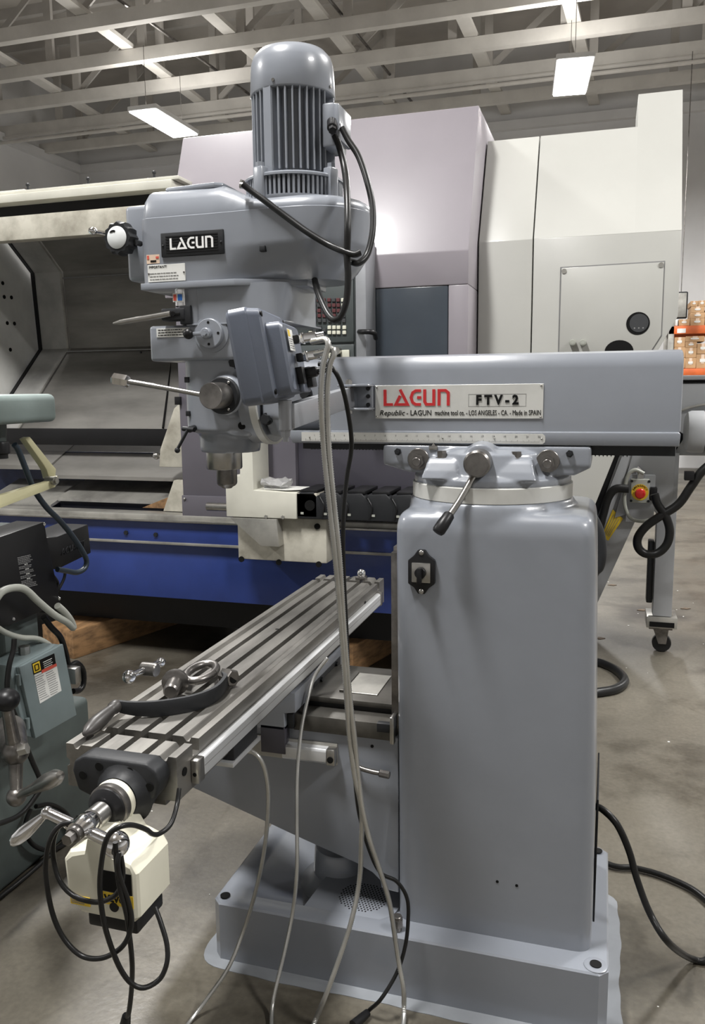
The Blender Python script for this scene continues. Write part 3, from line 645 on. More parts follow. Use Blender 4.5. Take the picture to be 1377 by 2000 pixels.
# saddle under the table
MB().prism([(-.985, .61), (-.985, .712), (-.705, .712), (-.705, .66), (-.735, .655), (-.735, .61)], 'y', 1.80, 2.20, .003).build('saddle', 'paint', mill)
MB().prism([(-.80, .548), (-.735, .548), (-.735, .62), (-.80, .62)], 'y', 1.80, 1.84, .001).build('saddle_wing', 'purpledark', mill)
MB().box(-.732, -.716, 1.812, 2.18, .612, .652, .002).build('saddle_wiper', 'castblack', mill)
MB().box(-.712, -.704, 1.93, 2.16, .664, .69, .001).build('saddle_gib', 'castblack', mill)
for y in (1.99, 2.12): MB().hexa((-.704, y, .68), (1, 0, 0), .008, .006).build('gib_screw', 'castblack', mill)
# table: T-slotted profile run along Y, cross troughs near both ends
TX0, TX1, TZ, TBZ = -.944, -.713, .800, .716
def tprof(cut):
    top = TZ-cut
    P = [(0, -.084), (0, -.045), (.006, -.042), (.006, -.032), (0, -.028), (0, 0), (.016, 0), (.020, -.009), (.026, -.009), (.032, -.001), (.034, 0), (.056, 0)]
    for x in (.056, .108, .160):
        P += [(x, 0), (x, -.020), (x-.007, -.020), (x-.007, -.031), (x+.022, -.031), (x+.022, -.020), (x+.015, -.020), (x+.015, 0)]
    P += [(.197, 0), (.199, -.001), (.205, -.009), (.211, -.009), (.215, 0), (.231, 0), (.231, -.084)]
    return [(TX0+x, TZ+min(z, -cut)) for x, z in P]
tb = MB().prism(tprof(0), 'y', 1.318, 2.60).build('table', 'tablesteel', mill, smooth=20)
MB().prism(tprof(0), 'y', 1.232, 1.292).build('table_end', 'tablesteel', tb, smooth=20)
MB().prism(tprof(.024), 'y', 1.292, 1.318).build('table_trough', 'tablesteel', tb, smooth=20)
MB().prism(tprof(.024), 'y', 2.60, 2.625).build('table_trough', 'tablesteel', tb, smooth=20)
MB().prism(tprof(0), 'y', 2.625, 2.685).build('table_end', 'tablesteel', tb, smooth=20)
MB().box(TX0+.03, TX1-.03, 1.24, 2.68, .700, .717, .002).build('table_slide', 'darksteel', tb)
hole('stop_hole', (TX1, 1.258, .762), .008, (1, 0, 0), tb)
hole('stop_hole', (TX1, 2.45, .772), .006, (1, 0, 0), tb)
hole('oil_hole', (-.84, 2.02, TZ), .005, (0, 0, 1), tb, h=.0006)
# far end bearing bracket with ball oiler
fb = MB().box(-.925, -.735, 2.685, 2.73, .69, .775, .008).rev([(.05, 0), (.05, .03), (.03, .05)], (-.83, 2.73, .735), (0, 1, 0), 28).build('end_bracket', 'castblack', mill)
MB().box(-.80, -.765, 2.63, 2.66, .800, .812, .002).build('oiler_block', 'darksteel', mill)
MB().sph((-.782, 2.645, .822), .015, 20).build('ball_oiler', 'chrome', mill)
# long linear scale along the table
ls = MB().prism([(-.7125, .733), (-.7125, .771), (-.704, .771), (-.698, .766), (-.698, .733)], 'y', 1.308, 2.585, .001).build('linear_scale', 'alu', mill, smooth=20)
MB().box(-.6982, -.6976, 1.31, 2.583, .751, .753).build('scale_seam', 'print', ls, smooth=0)
MB().box(-.7125, -.697, 1.282, 1.308, .727, .772, .002).build('scale_end_block', 'steel', ls)
MB().cyl((-.705, 1.2825, .745), (-.705, 1.2815, .745), .004, seg=12).build('end_screw', 'ink', ls)
MB().box(-.7125, -.697, 2.585, 2.61, .727, .772, .002).build('scale_end_block', 'steel', ls)
rh = MB().box(-.735, -.700, 1.44, 1.56, .700, .732, .003).build('reader_head', 'castblack', mill)
MB().box(-.75, -.698, 1.43, 1.57, .690, .700, .001).build('reader_bracket', 'alu', mill)
# short linear scale on the knee side
MB().box(-.93, -.607, 1.826, 1.833, .524, .579, .001).build('scale_backing', 'tin', mill)
ks = MB().prism([(1.806, .534), (1.802, .540), (1.802, .566), (1.806, .572), (1.8258, .572), (1.8258, .534)], 'x', -.745, -.628, .001).build('knee_scale', 'alu', mill, smooth=20)
MB().box(-.628, -.606, 1.802, 1.826, .532, .574, .003).build('scale_end_cap', 'steel', ks)
MB().cyl((-.617, 1.802, .548), (-.617, 1.799, .548), .008).cyl((-.617, 1.799, .548), (-.617, 1.7985, .548), .005).build('end_screw', 'ink', ks)
# grease line on the knee
MB().tube([(-.56, 1.832, .547), (-.558, 1.82, .541), (-.545, 1.812, .533), (-.515, 1.81, .528), (-.49, 1.81, .526)], .0062, 10).build('grease_line', 'darksteel', mill)
MB().cyl((-.495, 1.81, .5265), (-.468, 1.81, .524), .0095, ch=.002, seg=8).build('grease_fitting', 'darksteel', mill)
# cross-feed ball crank in front of the knee (behind the table)
cf = MB().cyl((-1.20, 1.99, .66), (-1.25, 1.99, .66), .02, ch=.003).build('crossfeed_dial', 'darksteel', mill)
MB().tube([(-1.235, 1.90, .668), (-1.235, 1.99, .66), (-1.235, 2.06, .654)], .009, 10).sph((-1.235, 1.90, .668), .019, 18).sph((-1.235, 2.07, .653), .014, 14).build('ball_crank', 'chrome', cf)
# ================================================================== POWER FEED AT THE TABLE END
pf = thing('power_feed', 'ivory table power feed with black end bracket, dial and yellow label', 'power feed', (-.77, 1.12, .58))
AX, AZ = -.796, .742
bp = [(-.902, .772), (-.896, .792), (-.876, .803), (-.748, .803), (-.730, .792), (-.724, .772), (-.732, .745), (-.752, .722), (-.772, .689), (-.797, .680), (-.835, .700), (-.86, .724), (-.892, .735)]
MB().prism(bp, 'y', 1.188, 1.2315, .006, 3).rev([(.058, 0), (.047, .006), (.041, .018), (.039, .022)], (AX, 1.19, AZ), (0, -1, 0), 40).build('end_bracket', 'castblack', pf)
for x, z in ((-.878, .766), (-.843, .787), (-.781, .786), (-.742, .762)):
    MB().cyl((x, 1.1885, z), (x, 1.1865, z), .008, seg=16).build('bolt_recess', 'ink', pf)
MB().rev([(.038, 0), (.039, .006), (.037, .012)], (AX, 1.166, AZ), (0, -1, 0), 40).build('bearing_ring', 'pfeed', pf)
MB().rev([(.037, 0), (.038, .002), (.038, .014), (.035, .016)], (AX, 1.154, AZ), (0, -1, 0), 48).build('graduated_dial', 'darksteel', pf)
MB().rev([(.035, 0), (.035, .006), (.026, .014), (.022, .016)], (AX, 1.140, AZ), (0, -1, 0), 40).build('dial_hub', 'black', pf)
MB().rev([(.019, 0), (.019, .028), (.017, .03)], (AX, 1.122, AZ), (0, -1, 0), 32).build('threaded_collar', 'steel', pf)
MB().cyl((AX, 1.10, AZ), (AX, 1.045, AZ), .0105, ch=.001).build('shaft', 'darksteel', pf)
# body: hanging gear case with shoulders
YP = 1.078
mb = MB()
fp = [at(x, y, Y=YP) for x, y in ((121, 1668), (126, 1742), (158, 1772), (262, 1800), (272, 1786), (266, 1702), (250, 1690))]
bx0, bx1 = fp[0].x, fp[5].x; bz0, bz1 = fp[3].z-.006, fp[5].z
def pr(y, i=0): return [(bx0+.03, y, bz0+i), (bx0+.004+i, y, bz0+.028), (bx0+i, y, bz1-.004), (bx0+.012+i, y, bz1+.014-i), (bx0+.045, y, bz1+.022-i), (bx0+.052, y, bz1+.05-i), (bx1-.062, y, bz1+.05-i), (bx1-.045, y, bz1+.022-i), (bx1-.012, y, bz1+.010-i), (bx1-i, y, bz1-.008), (bx1-i, y, bz0+.012), (bx1-.012-i, y, bz0+i)]
mb.loft([pr(YP, .008), pr(YP+.003, .003), pr(YP+.008), pr(YP+.102), pr(YP+.107, .004)])
mb.build('gear_body', 'pfeed', pf, smooth=26)
bw = bx1-bx0
MB().box(bx0+.036, bx1-.010, YP+.010, YP+.095, bz0-.026, bz0-.001, .004).build('bottom_cover', 'black', pf)
dk = MB().box(bx1-.066, bx1-.010, YP-.0012, YP+.0008, bz1-.045, bz1-.008).build('control_panel', 'ink', pf, smooth=0)
yl = MB().box(bx1-.066, bx1-.008, YP-.0014, YP+.0008, bz1-.068, bz1-.0465).build('brand_label', 'yellow', pf, smooth=0)
text('brand_lettering', 'VEVOR', .0160, (bx1-.037, YP-.0018, bz1-.057), 'ink', yl, bold=.0006)
yl2 = MB().box(bx0+.012, bx0+.05, YP-.0014, YP+.0008, bz1-.080, bz1-.064).build('caution_label', 'yellow', pf, smooth=0)
textrows('caution_print', bx0+.014, bx0+.046, bz1-.078, bz1-.066, YP-.0014, 4, 'print', yl2, .4, 4)
MB().cyl((bx1-.045, YP+.001, bz0+.026), (bx1-.045, YP-.002, bz0+.026), .0085).build('feed_socket', 'black', pf)
MB().cyl((bx0+.018, YP+.04, bz1+.01), (bx0+.005, YP+.01, bz1+.055), .0055).build('direction_lever', 'pfeed', pf)
# chrome ball crank on the shaft
ck = thing('ball_crank', 'polished chrome ball crank handle on the table feed shaft', 'crank handle', (-.775, 1.025, .77))
cA, cH, cB = at(92, 1587, Y=1.05), at(163, 1614, Y=1.05), at(227, 1649, Y=1.05)
MB().cyl(cA, cB, .0088, .0105, 20).rev([(.016, -.02), (.018, -.012), (.021, 0), (.018, .012), (.0165, .02)], cH, (0, -1, 0), 28).sph(cH, .0195, 20).build('crank_arm', 'chrome', ck)
MB().sph(cB, .0215, 28).build('counter_ball', 'chrome', ck)
MB().sph(cA, .0105, 16).rev([(.006, 0), (.0065, .008), (.010, .03), (.0125, .05), (.0115, .068), (.007, .08), (.002, .084)], cA, Vector((-.062, -.020, -.056)), 20).build('crank_grip', 'chrome', ck)
MB().cyl(cH+Vector((0, -.015, 0)), cH+Vector((0, -.03, 0)), .0135, ch=.002).hexa(cH+Vector((0, -.03, 0)), (0, -1, 0), .0098, .014).build('crank_nut', 'darksteel', ck)
# ================================================================== LOOSE TOOLS ON THE TABLE
wr = thing('drawbar_wrench', 'black curved drawbar wrench with wooden grip lying on the slotted table', 'wrench', (-.83, 1.4, TZ))
wp = [(-.918, 1.362, .826), (-.885, 1.372, .820), (-.84, 1.392, .817), (-.79, 1.436, .816), (-.765, 1.49, .818), (-.772, 1.555, .820), (-.79, 1.585, .823)]
mb = MB(); P = catmull([Vector(p) for p in wp], 8); rings = []
for i, p in enumerate(P):
    t = (P[min(i+1, len(P)-1)]-P[max(0, i-1)]).normalized(); n = t.cross(Vector((0, 0, 1))).normalized(); u = n.cross(t)
    f = i/(len(P)-1); w = .0055; h = .011+.006*math.sin(math.pi*f)
    rings.append([p+n*w*a+u*h*b for a, b in ((-1, -.7), (-.7, -1), (.7, -1), (1, -.7), (1, .7), (.7, 1), (-.7, 1), (-1, .7))])
mb.loft(rings); mb.build('wrench_bar', 'castblack', wr)
MB().rev([(.012, -.012), (.019, -.008), (.02, .022), (.0175, .026)], (-.785, 1.59, .82), (.75, -.4, .05), 6).build('wrench_socket', 'darksteel', wr)
MB().cyl((-.764, 1.579, .8214), (-.762, 1.578, .8216), .011, seg=16).build('socket_bore', 'ink', wr)
gd = (Vector((-.916, 1.243, .812))-Vector((-.918, 1.362, .826))).normalized()
MB().rev([(.010, -.006), (.0135, 0), (.0135, .012), (.011, .016), (.012, .026), (.0145, .05), (.0155, .075), (.012, .098), (.005, .112), (.001, .115)], (-.918, 1.362, .826), gd, 20).build('wrench_grip', 'grip', wr)
eb = thing('eye_bolt', 'steel arbor with ring eye resting on the table beside the wrench', 'arbor', (-.86, 1.5, TZ))
ed = Vector((.035, -.11, -.006)).normalized()
MB().rev([(.024, 0), (.028, .004), (.029, .014), (.024, .018), (.017, .02), (.0165, .058), (.013, .062)], (-.868, 1.515, .830), ed, 28).build('arbor_shank', 'darksteel', eb)
mb = MB(); ring_c = Vector((-.845, 1.585, .826)); pts = [ring_c+Vector((math.cos(a)*.030, math.sin(a)*.046, .004*math.sin(a))) for a in [2*math.pi*k/24 for k in range(25)]]
mb.tube(pts, .0095, 10, 1, raw=True); mb.build('arbor_eye', 'darksteel', eb)
# ================================================================== DIGITAL READOUT ON ITS ARM
dr = thing('digital_readout', 'slate grey digital readout seen from its back on a swing arm', 'readout', (-.57, 1.88, 1.38))
MB().box(-.566, -.528, 1.888, 1.904, 1.398, 1.462, .001).build('arm_bracket', 'paint', dr)
for z in (1.403, 1.4575): MB().box(-.60, -.526, 1.845, 1.904, z-.0025, z+.0025, .001, 1).build('bracket_plate', 'paint', dr)
for z in (1.412, 1.432, 1.45): MB().cyl((-.537, 1.888, z), (-.537, 1.884, z), .005, seg=12).build('bracket_screw', 'castblack', dr)
MB().cyl((-.578, 1.865, 1.392), (-.578, 1.865, 1.472), .0055).hexa((-.578, 1.865, 1.460), (0, 0, 1), .0085, .009).hexa((-.578, 1.865, 1.392), (0, 0, 1), .008, .007).build('pivot_bolt', 'steel', dr)
R_ = Matrix.Rotation(0, 3, 'Z')
MB().prism([(1.885, 1.408), (1.885, 1.455), (1.485, 1.423), (1.485, 1.375)], 'x', -.592, -.570, .002).build('swing_arm', 'droarm', dr)
MB().cyl((-.588, 1.482, 1.372), (-.588, 1.482, 1.43), .013, ch=.001).hexa((-.588, 1.482, 1.360), (0, 0, 1), .010, .012).cyl((-.588, 1.482, 1.350), (-.588, 1.482, 1.362), .006).build('pivot_post', 'droarm', dr)
# housing: local frame, x = depth (back to +X), y = width, z = height, leaning back
def drof(mb):
    A = Matrix.Rotation(math.radians(11), 3, 'Z') @ Matrix.Rotation(math.radians(-9.5), 3, 'Y')
    for v in mb.bm.verts: v.co = Vector((-.622, 1.49, 1.512))+A @ v.co
    return mb
def rr(y0, y1, z0, z1, x, r=.014, n=4):
    return [(x, a, b) for a, b, _ in cring(y0, y1, z0, z1, 0, r, n)]
mb = MB(); mb.loft([rr(-.113, .113, -.083, .083, -.042), rr(-.117, .117, -.087, .087, -.036), rr(-.117, .117, -.087, .087, -.006), rr(-.1155, .1155, -.0855, .0855, -.003)])
drof(mb).build('front_bezel', 'dro', dr, smooth=30)
mb = MB(); mb.loft([rr(-.115, .115, -.085, .085, -.003), rr(-.112, .112, -.081, .081, .017), rr(-.107, .107, -.076, .076, .021)])
drof(mb).build('back_shell', 'dro', dr, smooth=30)
mb = MB(); mb.loft([rr(-.094, .094, -.078, .056, .020), rr(-.092, .092, -.076, .054, .046), rr(-.087, .087, -.071, .049, .051)])
drof(mb).build('back_bump', 'dro', dr, smooth=30)
for y in (-.108, .108):
    for z in (-.070, .070): drof(MB().cyl((.019, y*.96, z), (.0222, y*.96, z), .005, seg=14)).build('shell_screw', 'ink', dr)
lb = drof(MB().box(.0552, .0560, -.070, -.02, .0, .040)).build('rating_label', 'paper', dr, smooth=0)
drof(MB().box(.0560, .0566, -.068, -.05, .026, .038)).build('warning_patch', 'yellow', lb, smooth=0)
mb = MB(); rd = random.Random(2)
for i in range(5): mb.box(.0560, .0565, -.066, -.066+rd.uniform(.025, .042), .004+i*.0042, .0056+i*.0042)
drof(mb).build('rating_print', 'print', lb, smooth=0)
drof(MB().box(.050, .072, .02, .075, -.07, -.03, .003).box(.05, .064, -.03, .0, -.062, -.03, .002)).build('power_module', 'black', dr)
drof(MB().box(.05, .06, -.02, .06, -.078, -.05, .003)).build('mount_yoke', 'dro', dr)
for i, (zl, yl_) in enumerate(((.022, -.012), (-.012, -.004))):
    drof(MB().box(.054, .066, yl_-.012, yl_+.012, zl-.008, zl+.008, .002)).build('scale_socket', 'black', dr)
def plug(zl, yl_, ln): 
    return drof(MB().box(.064, .064+ln, yl_-.008, yl_+.008, zl-.0085, zl+.0085, .003).box(.07, .076, yl_-.010, yl_+.010, zl-.0105, zl+.0105, .002).cyl((.064+ln, yl_, zl), (.064+ln+.014, yl_, zl), .0062))
# ================================================================== CABLES
def armoured(name, pts, r, label, parent=None):
    P = resample(catmull([Vector(p) for p in pts], 24), .0024)
    mb = MB(); mb.tube(P, r, 8, raw=True, rad=lambda i: r if i % 2 else r*.80)
    o = mb.build(name, 'armour', parent, smooth=60)
    if label: tag(o, label, 'cable')
    return o
def P3(l): return [at(x, y, Y=d) for x, y, d in l]
c1 = thing('armoured_cable', 'armoured steel cable from the upper readout plug down past the column switch', 'cable', at(615, 2040, Z=0))
plug(.022, -.012, .036).build('cable_plug', 'chrome', c1)
armoured('cable_hose', P3([(608, 668, 1.47), (622, 665, 1.465), (636, 663, 1.455), (641, 673, 1.45), (637, 690, 1.45), (630, 720, 1.45), (627, 780, 1.455), (632, 870, 1.47), (643, 980, 1.48), (655, 1090, 1.49), (667, 1230, 1.51), (677, 1360, 1.53), (683, 1440, 1.55), (692, 1510, 1.56), (706, 1580, 1.60), (706, 1640, 1.62), (702, 1720, 1.64), (686, 1800, 1.62), (660, 1880, 1.60), (634, 1950, 1.585)])+[at(615, 1995, Z=.012), at(600, 2040, Z=.008)], .0062, None, c1)
c2 = thing('armoured_cable', 'armoured steel cable from the lower readout plug ending by the mill base front', 'cable', at(792, 1990, Z=0))
plug(-.012, -.004, .036).build('cable_plug', 'chrome', c2)
armoured('cable_hose', P3([(615, 692, 1.475), (628, 689, 1.47), (641, 684, 1.465), (650, 682, 1.46), (651, 694, 1.46), (644, 715, 1.46), (639, 770, 1.465), (642, 870, 1.475), (652, 980, 1.485), (663, 1090, 1.495), (672, 1230, 1.515), (683, 1360, 1.535), (692, 1440, 1.55), (700, 1520, 1.57), (708, 1580, 1.59), (722, 1640, 1.61), (742, 1700, 1.63), (760, 1760, 1.65), (770, 1820, 1.66), (779, 1880, 1.665), (788, 1930, 1.66)])+[at(789, 1965, Z=.03), at(787, 2005, Z=.008), at(770, 2060, Z=.007)], .0062, None, c2)
tag(armoured('armoured_cable', P3([(640, 1285, 1.90), (615, 1320, 1.88), (600, 1370, 1.84), (588, 1430, 1.80), (581, 1510, 1.76), (580, 1600, 1.73), (580, 1700, 1.70), (572, 1780, 1.69), (558, 1850, 1.66), (541, 1920, 1.62)])+[at(532, 1965, Z=.02), at(530, 2010, Z=.007), at(532, 2060, Z=.007)], .0052, None), 'thin armoured cable hanging from the saddle scale straight down to the floor', 'cable')
tag(armoured('armoured_cable', P3([(478, 1466, 1.53), (492, 1468, 1.53), (508, 1482, 1.53), (519, 1510, 1.54), (524, 1550, 1.56), (522, 1610, 1.59), (513, 1680, 1.62), (497, 1750, 1.64), (475, 1820, 1.64), (446, 1890, 1.60), (405, 1950, 1.56)])+[at(375, 1990, Z=.007), at(345, 2030, Z=.007), at(320, 2070, Z=.007)], .0052, None), 'thin armoured cable bowing out from the table reader head to the floor', 'cable')
def cable(name, pts, r, m, label, seg=10):
    return tag(MB().tube(pts, r, seg, 10).build(name, m), label, 'cable')
# black power cord of the readout
pc = thing('power_cable', 'black power cord dropping from the readout and looping over the mill base', 'cable', at(695, 1995, Z=0))
drof(MB().box(.055, .085, .006, .030, -.052, -.032, .004).cyl((.085, .018, -.042), (.11, .018, -.042), .0075, .0055, 12)).build('cord_plug', 'black', pc)
MB().tube(P3([(622, 711, 1.50), (640, 713, 1.50), (656, 728, 1.50), (668, 755, 1.51), (677, 790, 1.53), (685, 840, 1.55), (686, 880, 1.56), (678, 930, 1.56), (672, 990, 1.55), (670, 1060, 1.545), (672, 1140, 1.545), (677, 1240, 1.545), (680, 1330, 1.55), (684, 1420, 1.56), (691, 1490, 1.58), (700, 1580, 1.62), (718, 1650, 1.65), (742, 1703, 1.67), (775, 1722, 1.69), (795, 1755, 1.70), (797, 1800, 1.70), (791, 1850, 1.69), (775, 1900, 1.67), (745, 1950, 1.64)])+[at(722, 1972, Z=.02), at(715, 1980, Z=.012)], .0046, 10, 10).build('cord_lead', 'rubber', pc)
MB().cyl(at(718, 1978, Z=.013), at(690, 2003, Z=.013), .009, .012, 10).build('cord_end', 'black', pc)
# motor cables on the head
cable('motor_cable', P3([(668, 250, 1.955), (681, 275, 1.95), (700, 305, 1.94), (716, 350, 1.92), (727, 400, 1.90), (728, 450, 1.88), (718, 495, 1.86), (702, 513, 1.84), (688, 512, 1.84)])+P3([(680, 505, 1.9), (678, 490, 1.95)]), .0075, 'rubber', 'outer black motor cable arching from the terminal box behind the mill head')
cable('motor_cable', P3([(654, 265, 1.955), (664, 290, 1.95), (673, 330, 1.93), (678, 380, 1.86), (679, 440, 1.82), (678, 500, 1.82), (680, 540, 1.82), (677, 585, 1.82), (667, 615, 1.82), (655, 625, 1.82), (643, 617, 1.83), (631, 595, 1.85), (621, 570, 1.88), (615, 548, 1.92), (613, 538, 1.95)]), .008, 'rubber', 'inner black motor cable looping below the belt housing')
cable('ground_cable', P3([(474, 360, 1.84), (490, 372, 1.845), (520, 394, 1.845), (560, 424, 1.845), (600, 453, 1.84), (640, 477, 1.835), (670, 490, 1.82), (692, 497, 1.815), (704, 493, 1.82)]), .0075, 'rubber', 'black cable stretched diagonally across the belt housing side')
tag(MB().cyl(at(472, 360, Y=1.86), at(474, 352, Y=1.86), .006, seg=6).cyl(at(470, 362, Y=1.85), at(482, 364, Y=1.85), .008, seg=10).build('cable_clip', 'steel'), 'small steel clip holding the diagonal cable to the belt housing top', 'clip')
# power feed cords
cable('feed_cord', P3([(350, 1540, 1.22), (345, 1575, 1.20), (333, 1610, 1.16), (312, 1628, 1.13), (298, 1629, 1.10), (285, 1620, 1.07), (262, 1612, 1.04), (240, 1613, 1.01), (218, 1624, 1.0), (206, 1645, .995), (199, 1680, .995), (195, 1730, 1.0), (201, 1790, 1.0), (214, 1840, 1.01), (234, 1890, 1.02), (256, 1920, 1.03), (282, 1929, 1.04), (312, 1912, 1.06), (326, 1880, 1.07), (326, 1845, 1.08), (315, 1805, 1.09), (303, 1772, 1.10)]), .0042, 'rubber', 'black cord looping over the chrome crank and back up to the power feed')
cable('feed_cord', P3([(225, 1645, 1.02), (228, 1690, 1.02), (235, 1740, 1.02), (246, 1780, 1.03), (252, 1820, 1.04), (258, 1880, 1.05), (257, 1930, 1.06), (252, 1975, 1.07), (247, 1990, 1.08), (243, 2020, 1.09)]), .0042, 'rubber', 'black cord hanging straight down below the power feed with plug end')
cable('feed_cord', P3([(150, 1605, 1.04), (118, 1612, 1.03), (98, 1640, 1.02), (89, 1690, 1.02), (95, 1750, 1.02), (108, 1800, 1.02), (130, 1840, 1.02), (160, 1867, 1.02), (195, 1872, 1.02), (228, 1858, 1.025), (248, 1835, 1.03), (257, 1800, 1.035), (250, 1760, 1.03), (236, 1720, 1.02), (230, 1690, 1.015), (232, 1665, 1.02)]), .0042, 'rubber', 'large outer loop of black cord hung on the power feed crank')
cable('feed_cord', P3([(118, 1606, 1.05), (105, 1640, 1.045), (105, 1680, 1.045), (118, 1722, 1.04), (145, 1750, 1.035), (185, 1762, 1.03), (215, 1755, 1.03), (233, 1738, 1.03), (240, 1705, 1.03), (236, 1670, 1.03)]), .0042, 'rubber', 'small inner loop of black cord hung on the power feed crank')
tag(MB().cyl(at(247, 1984, Y=1.08), at(243, 2010, Y=1.085), .0075, .0105, 10).build('cord_plug', 'black'), 'black plug end at the bottom of the hanging power feed cord', 'plug')
# floor power lead behind the column
cable('floor_lead', [at(1163, 1575, Y=1.99), at(1178, 1582, Y=1.95), at(1205, 1610, Y=1.93), at(1228, 1660, Y=1.93), at(1245, 1720, Y=1.92), at(1270, 1785, Y=1.9), at(1305, 1840, Y=1.88), at(1350, 1872, Z=.02), at(1385, 1870, Z=.012), at(1410, 1800, Z=.012), at(1365, 1745, Z=.012), at(1300, 1712, Z=.012), at(1240, 1695, Z=.012), at(1190, 1688, Z=.012), at(1100, 1640, Z=.012), at(1000, 1540, Z=.012), at(940, 1400, Z=.012), at(930, 1250, Z=.012)], .0085, 'rubber', 'thick black supply lead leaving the column rear and looping on the floor')
cable('floor_hose', [at(x, y, Z=.02) for x, y in ((1060, 1240), (1100, 1268), (1150, 1288), (1180, 1297), (1205, 1310), (1220, 1328), (1210, 1342), (1185, 1350), (1140, 1352), (1060, 1335), (980, 1290), (900, 1230))], .022, 'rubber', 'thick black hose curled on the floor behind the column')
# ================================================================== THE BIG CNC LATHE BEHIND
lathe = thing('cnc_lathe', 'large mauve and white enclosed lathe on a royal blue bed', 'lathe', (-1.6, 4.4, .2))
# bed
MB().box(-4.6, -.34, 3.735, 5.3, .37, .668, .004).build('bed_panel', 'cncblue', lathe)
MB().box(-4.6, -.34, 3.70, 5.3, .676, .792, .004).build('bed_band', 'cncblue', lathe)
MB().box(-4.6, -.34, 3.695, 5.3, .664, .678, .002).build('bed_moulding', 'tin', lathe)
MB().box(-4.6, -.6, 3.685, 3.80, .792, .822, .003).build('front_rail', 'tin', lathe)
MB().box(-4.6, -.6, 3.668, 3.69, .786, .796, .002).build('rail_lip', 'steel', lathe)
MB().box(-4.5, -.40, 3.95, 5.2, .165, .37).build('bed_foot', 'black', lathe, smooth=0)
for px, py in ((247, 1040), (305, 1044)): MB().hexa(at(px, py, Y=3.70), (0, -1, 0), .012, .01).build('band_bolt', 'castblack', lathe)
# working chamber, open to the front
prof = [(4.02, 2.46), (4.30, 2.42), (4.58, 2.20), (4.61, 1.725), (4.09, 1.24)]
def shell(x0, x1, dy, name, m, th=.03):
    q = [(y-dy, z) for y, z in prof]; out = [(y+th, z) for y, z in reversed(q)]
    mb = MB(); mb.loft([[(x0, y, z) for y, z in q+out], [(x1, y, z) for y, z in q+out]])
    return mb.build(name, m, lathe, smooth=0)
shell(-3.30, -2.03, 0, 'chamber_back', 'chamber')
shell(-3.51, -3.315, .004, 'chamber_frame', 'frame')
shell(-3.318, -3.305, .012, 'frame_edge', 'tin', .02)
shell(-3.535, -3.512, .012, 'frame_gasket', 'black', .02)
MB().prism([(4.0, 2.47), (4.30, 2.43), (4.60, 2.21), (4.63, 1.72), (4.09, 1.22), (3.75, 1.22), (3.75, 2.47)], 'x', -3.62, -3.54).build('chamber_end', 'chamberwhite', lathe, smooth=0)
for px, py in ((5, 553), (8, 580), (22, 581), (28, 632), (14, 631), (20, 683)):
    p = at(px, py, X=-3.54); MB().cyl(p, p+Vector((.003, 0, 0)), .012, seg=14).build('end_hole', 'ink', lathe)
for k, (px, py) in enumerate(((340, 531), (340, 681))):
    p = at(px, py, Y=4.58); MB().box(-3.3, -2.05, 4.57, 4.60, p.z-.004, p.z+.004).build('panel_seam', 'print', lathe, smooth=0)
a, b = at(345, 762, Y=4.55), at(318, 850, Y=4.08)
MB().tube([(a.x, 4.50, 1.615), (b.x, 4.085, 1.245)], .006, 6, 1).build('panel_seam', 'ink', lathe)
for px, py, yy in ((310, 825, 4.2), (312, 810, 4.25), (305, 838, 4.15), (275, 688, 4.55), (115, 600, 4.55), (115, 618, 4.55), (119, 650, 4.55), (66, 483, 4.4)):
    p = at(px, py, Y=yy)
    if px > 200: MB().sph(p, .007, 8).build('panel_bolt', 'castblack', lathe)
MB().box(-3.6, -2.03, 4.07, 4.12, 1.145, 1.24, .002).build('chamber_lip', 'black', lathe)
MB().prism([(4.30, 1.16), (3.93, .985), (3.93, .965), (4.30, 1.13)], 'x', -3.05, -2.04).build('way_cover', 'chamber', lathe, smooth=0)
MB().prism([(4.30, 1.16), (4.0, 1.03), (4.0, 1.005), (4.30, 1.13)], 'x', -3.62, -3.055).build('way_cover', 'chamber', lathe, smooth=0)
MB().box(-3.6, -2.04, 4.16, 4.22, .80, 1.1).build('sheet_guard', 'bluesheet', lathe, smooth=0)
MB().prism([(4.16, .94), (3.88, .865), (3.88, .845), (4.16, .91)], 'x', -2.92, -2.04).build('way_cover', 'tin', lathe, smooth=0)
MB().prism([(4.16, .93), (3.83, .83), (3.83, .815), (4.16, .90)], 'x', -3.4, -2.93).build('way_cover', 'tin', lathe, smooth=0)
MB().box(-2.92, -2.04, 3.90, 4.16, .80, .855).build('cover_shadow_block', 'black', lathe, smooth=0)  # black block stands in for the shadow under the way cover
MB().prism([(-2.36, .83), (-2.10, .83), (-2.10, .93)], 'y', 3.84, 3.86).build('orange_chock', 'wood', lathe, smooth=0)
MB().prism([(-2.20, .825), (-2.05, .825), (-2.05, .99), (-2.13, .99)], 'y', 3.78, 3.84, .003).build('rail_scraper', 'creamdirty', lathe)
MB().prism([(-2.20, 1.06), (-2.05, 1.06), (-2.05, 1.40), (-2.10, 1.36), (-2.19, 1.15)], 'y', 3.76, 3.84, .004).build('door_bracket', 'creamdirty', lathe)
MB().sph((-2.23, 3.79, 1.115), .02, 12).cyl((-2.23, 3.79, 1.115), (-2.17, 3.79, 1.10), .008).build('bracket_knob', 'steel', lathe)
